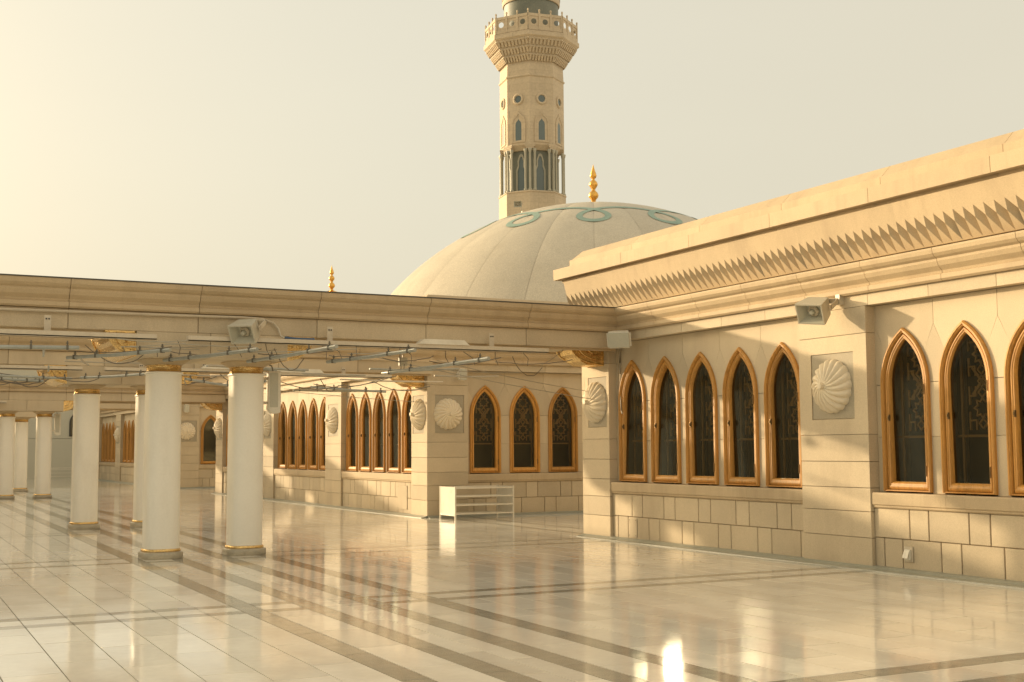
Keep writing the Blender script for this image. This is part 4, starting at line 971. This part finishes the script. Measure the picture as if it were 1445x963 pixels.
# sign-like junction boxes
jb = thing('junction_box', 'small grey junction box hanging below the beam near the rosette wall', 'junction box', (7.98, 19.3, 3.02))
obj('case', MB().box(-.07, .07, -.04, .04, -.07, .07).mesh('case', GRILL, bevel=.008), jb, (7.98, 19.3, 3.05)); obj('lid', MB().box(-.06, .06, -.05, -.04, -.06, .06).mesh('lid', HOUSE, bevel=.003), jb, (7.98, 19.3, 3.05))
obj('hanger', MB().box(-.01, .01, -.01, .01, .06, .30).mesh('hanger', PAINT), jb, (7.98, 19.3, 3.05))

# ------------------------------------------------------------------ shoe racks
def rack(loc, rz, label, w=1.50, d=0.42, h=0.75):
    t = thing('shoe_rack', label, 'shoe rack', loc, 'white metal racks')
    R_ = Matrix.Rotation(rz, 4, 'Z')
    def put(nm, mb, m_=PAINTW, **kw):
        mb.v = [tuple(R_ @ Vector(v)) for v in mb.v]; return obj(nm, mb.mesh(nm, m_, **kw), t, loc)
    for sx in (0, w-0.035):
        for sy in (0, d-0.035): put('leg', MB().box(sx, sx+.035, sy, sy+.035, 0, h), bevel=.003)
    for sx in (0.006, w-.016): put('side_panel', MB().box(sx, sx+.01, .036, d-.036, .09, h-.01))
    for z in (0.13, .325, .52, h-.045):
        sb = MB()
        for q in range(7): yy = .03+(d-.08)*q/6; sb.box(.036, w-.036, yy, yy+.022, z, z+.010)
        sh = put('shelf', sb)
        mb = MB().box(.036, w-.036, -.002, .014, z-.006, z+.024); mb.v = [tuple(R_ @ Vector(v)) for v in mb.v]; obj('front_rail', mb.mesh('front_rail', PAINTW, bevel=.002), sh)
    put('back_rail', MB().box(.036, w-.036, d-.02, d-.008, h-.06, h-.01))
    return t
r1 = rack((11.90, 25.72, 0), 0.0, 'white metal shoe rack with four shelves standing by the shaded corner', 1.50, 0.85)
rack((9.9, 77.5, 0), 0.0, 'distant low slatted rack against the far end wall', 1.3, 0.5, 0.65)

# ------------------------------------------------------------------ small wall fittings
sk = thing('power_socket', 'small outdoor power socket with open lid on the dado of the right building', 'socket', (11.80, 11.88, 0.24))
obj('back_plate', MB().box(-.012, .006, -.075, .075, -.095, .095).mesh('back_plate', PAINT, bevel=.004), sk, (11.795, 11.87, .24))
obj('case', MB().box(-.035, -.010, -.05, .05, -.07, .06).mesh('case', PAINTW, bevel=.006), sk, (11.795, 11.87, .24))
obj('lid', MB().add([(-.036, -.045, .05), (-.036, .045, .05), (-.075, .045, -.045), (-.075, -.045, -.045), (-.031, -.045, .05), (-.031, .045, .05), (-.067, .045, -.045), (-.067, -.045, -.045)],
    [(0, 1, 2, 3), (4, 7, 6, 5), (0, 4, 5, 1), (1, 5, 6, 2), (2, 6, 7, 3), (3, 7, 4, 0)]).mesh('lid', PAINTW), sk, (11.795, 11.87, .24))
for i, (x_, y_2, z_, a, b, lb) in enumerate(((11.797, 28.55, .43, .30, .29, 'access panel let into the dado of the sunlit middle building'), (11.797, 18.25, .235, .13, .16, 'narrow access cover low on the dado beside the corner pilaster'))):
    p_ = thing('access_panel', lb, 'access panel', (x_, y_2, z_), None)
    obj('cover', MB().box(-.006, .01, -a, a, -b, b).mesh('cover', STONE, bevel=.004), p_, (x_, y_2, z_))
    mb = MB()
    for sy in (-1, 1):
        for sz in (-1, 1): mb.box(-.010, -.004, sy*(a-.03)-.006, sy*(a-.03)+.006, sz*(b-.03)-.006, sz*(b-.03)+.006)
    obj('screw', mb.mesh('screw', BLACK), p_, (x_, y_2, z_))
# small floodlight near the foot of the minaret
flood((45.3, 86.0, 20.75), (-0.6, -1, -0.2), 'tiny floodlight at the foot of the minaret above the dome', 1.6, 0, (0.6, 0.4, -0.5))
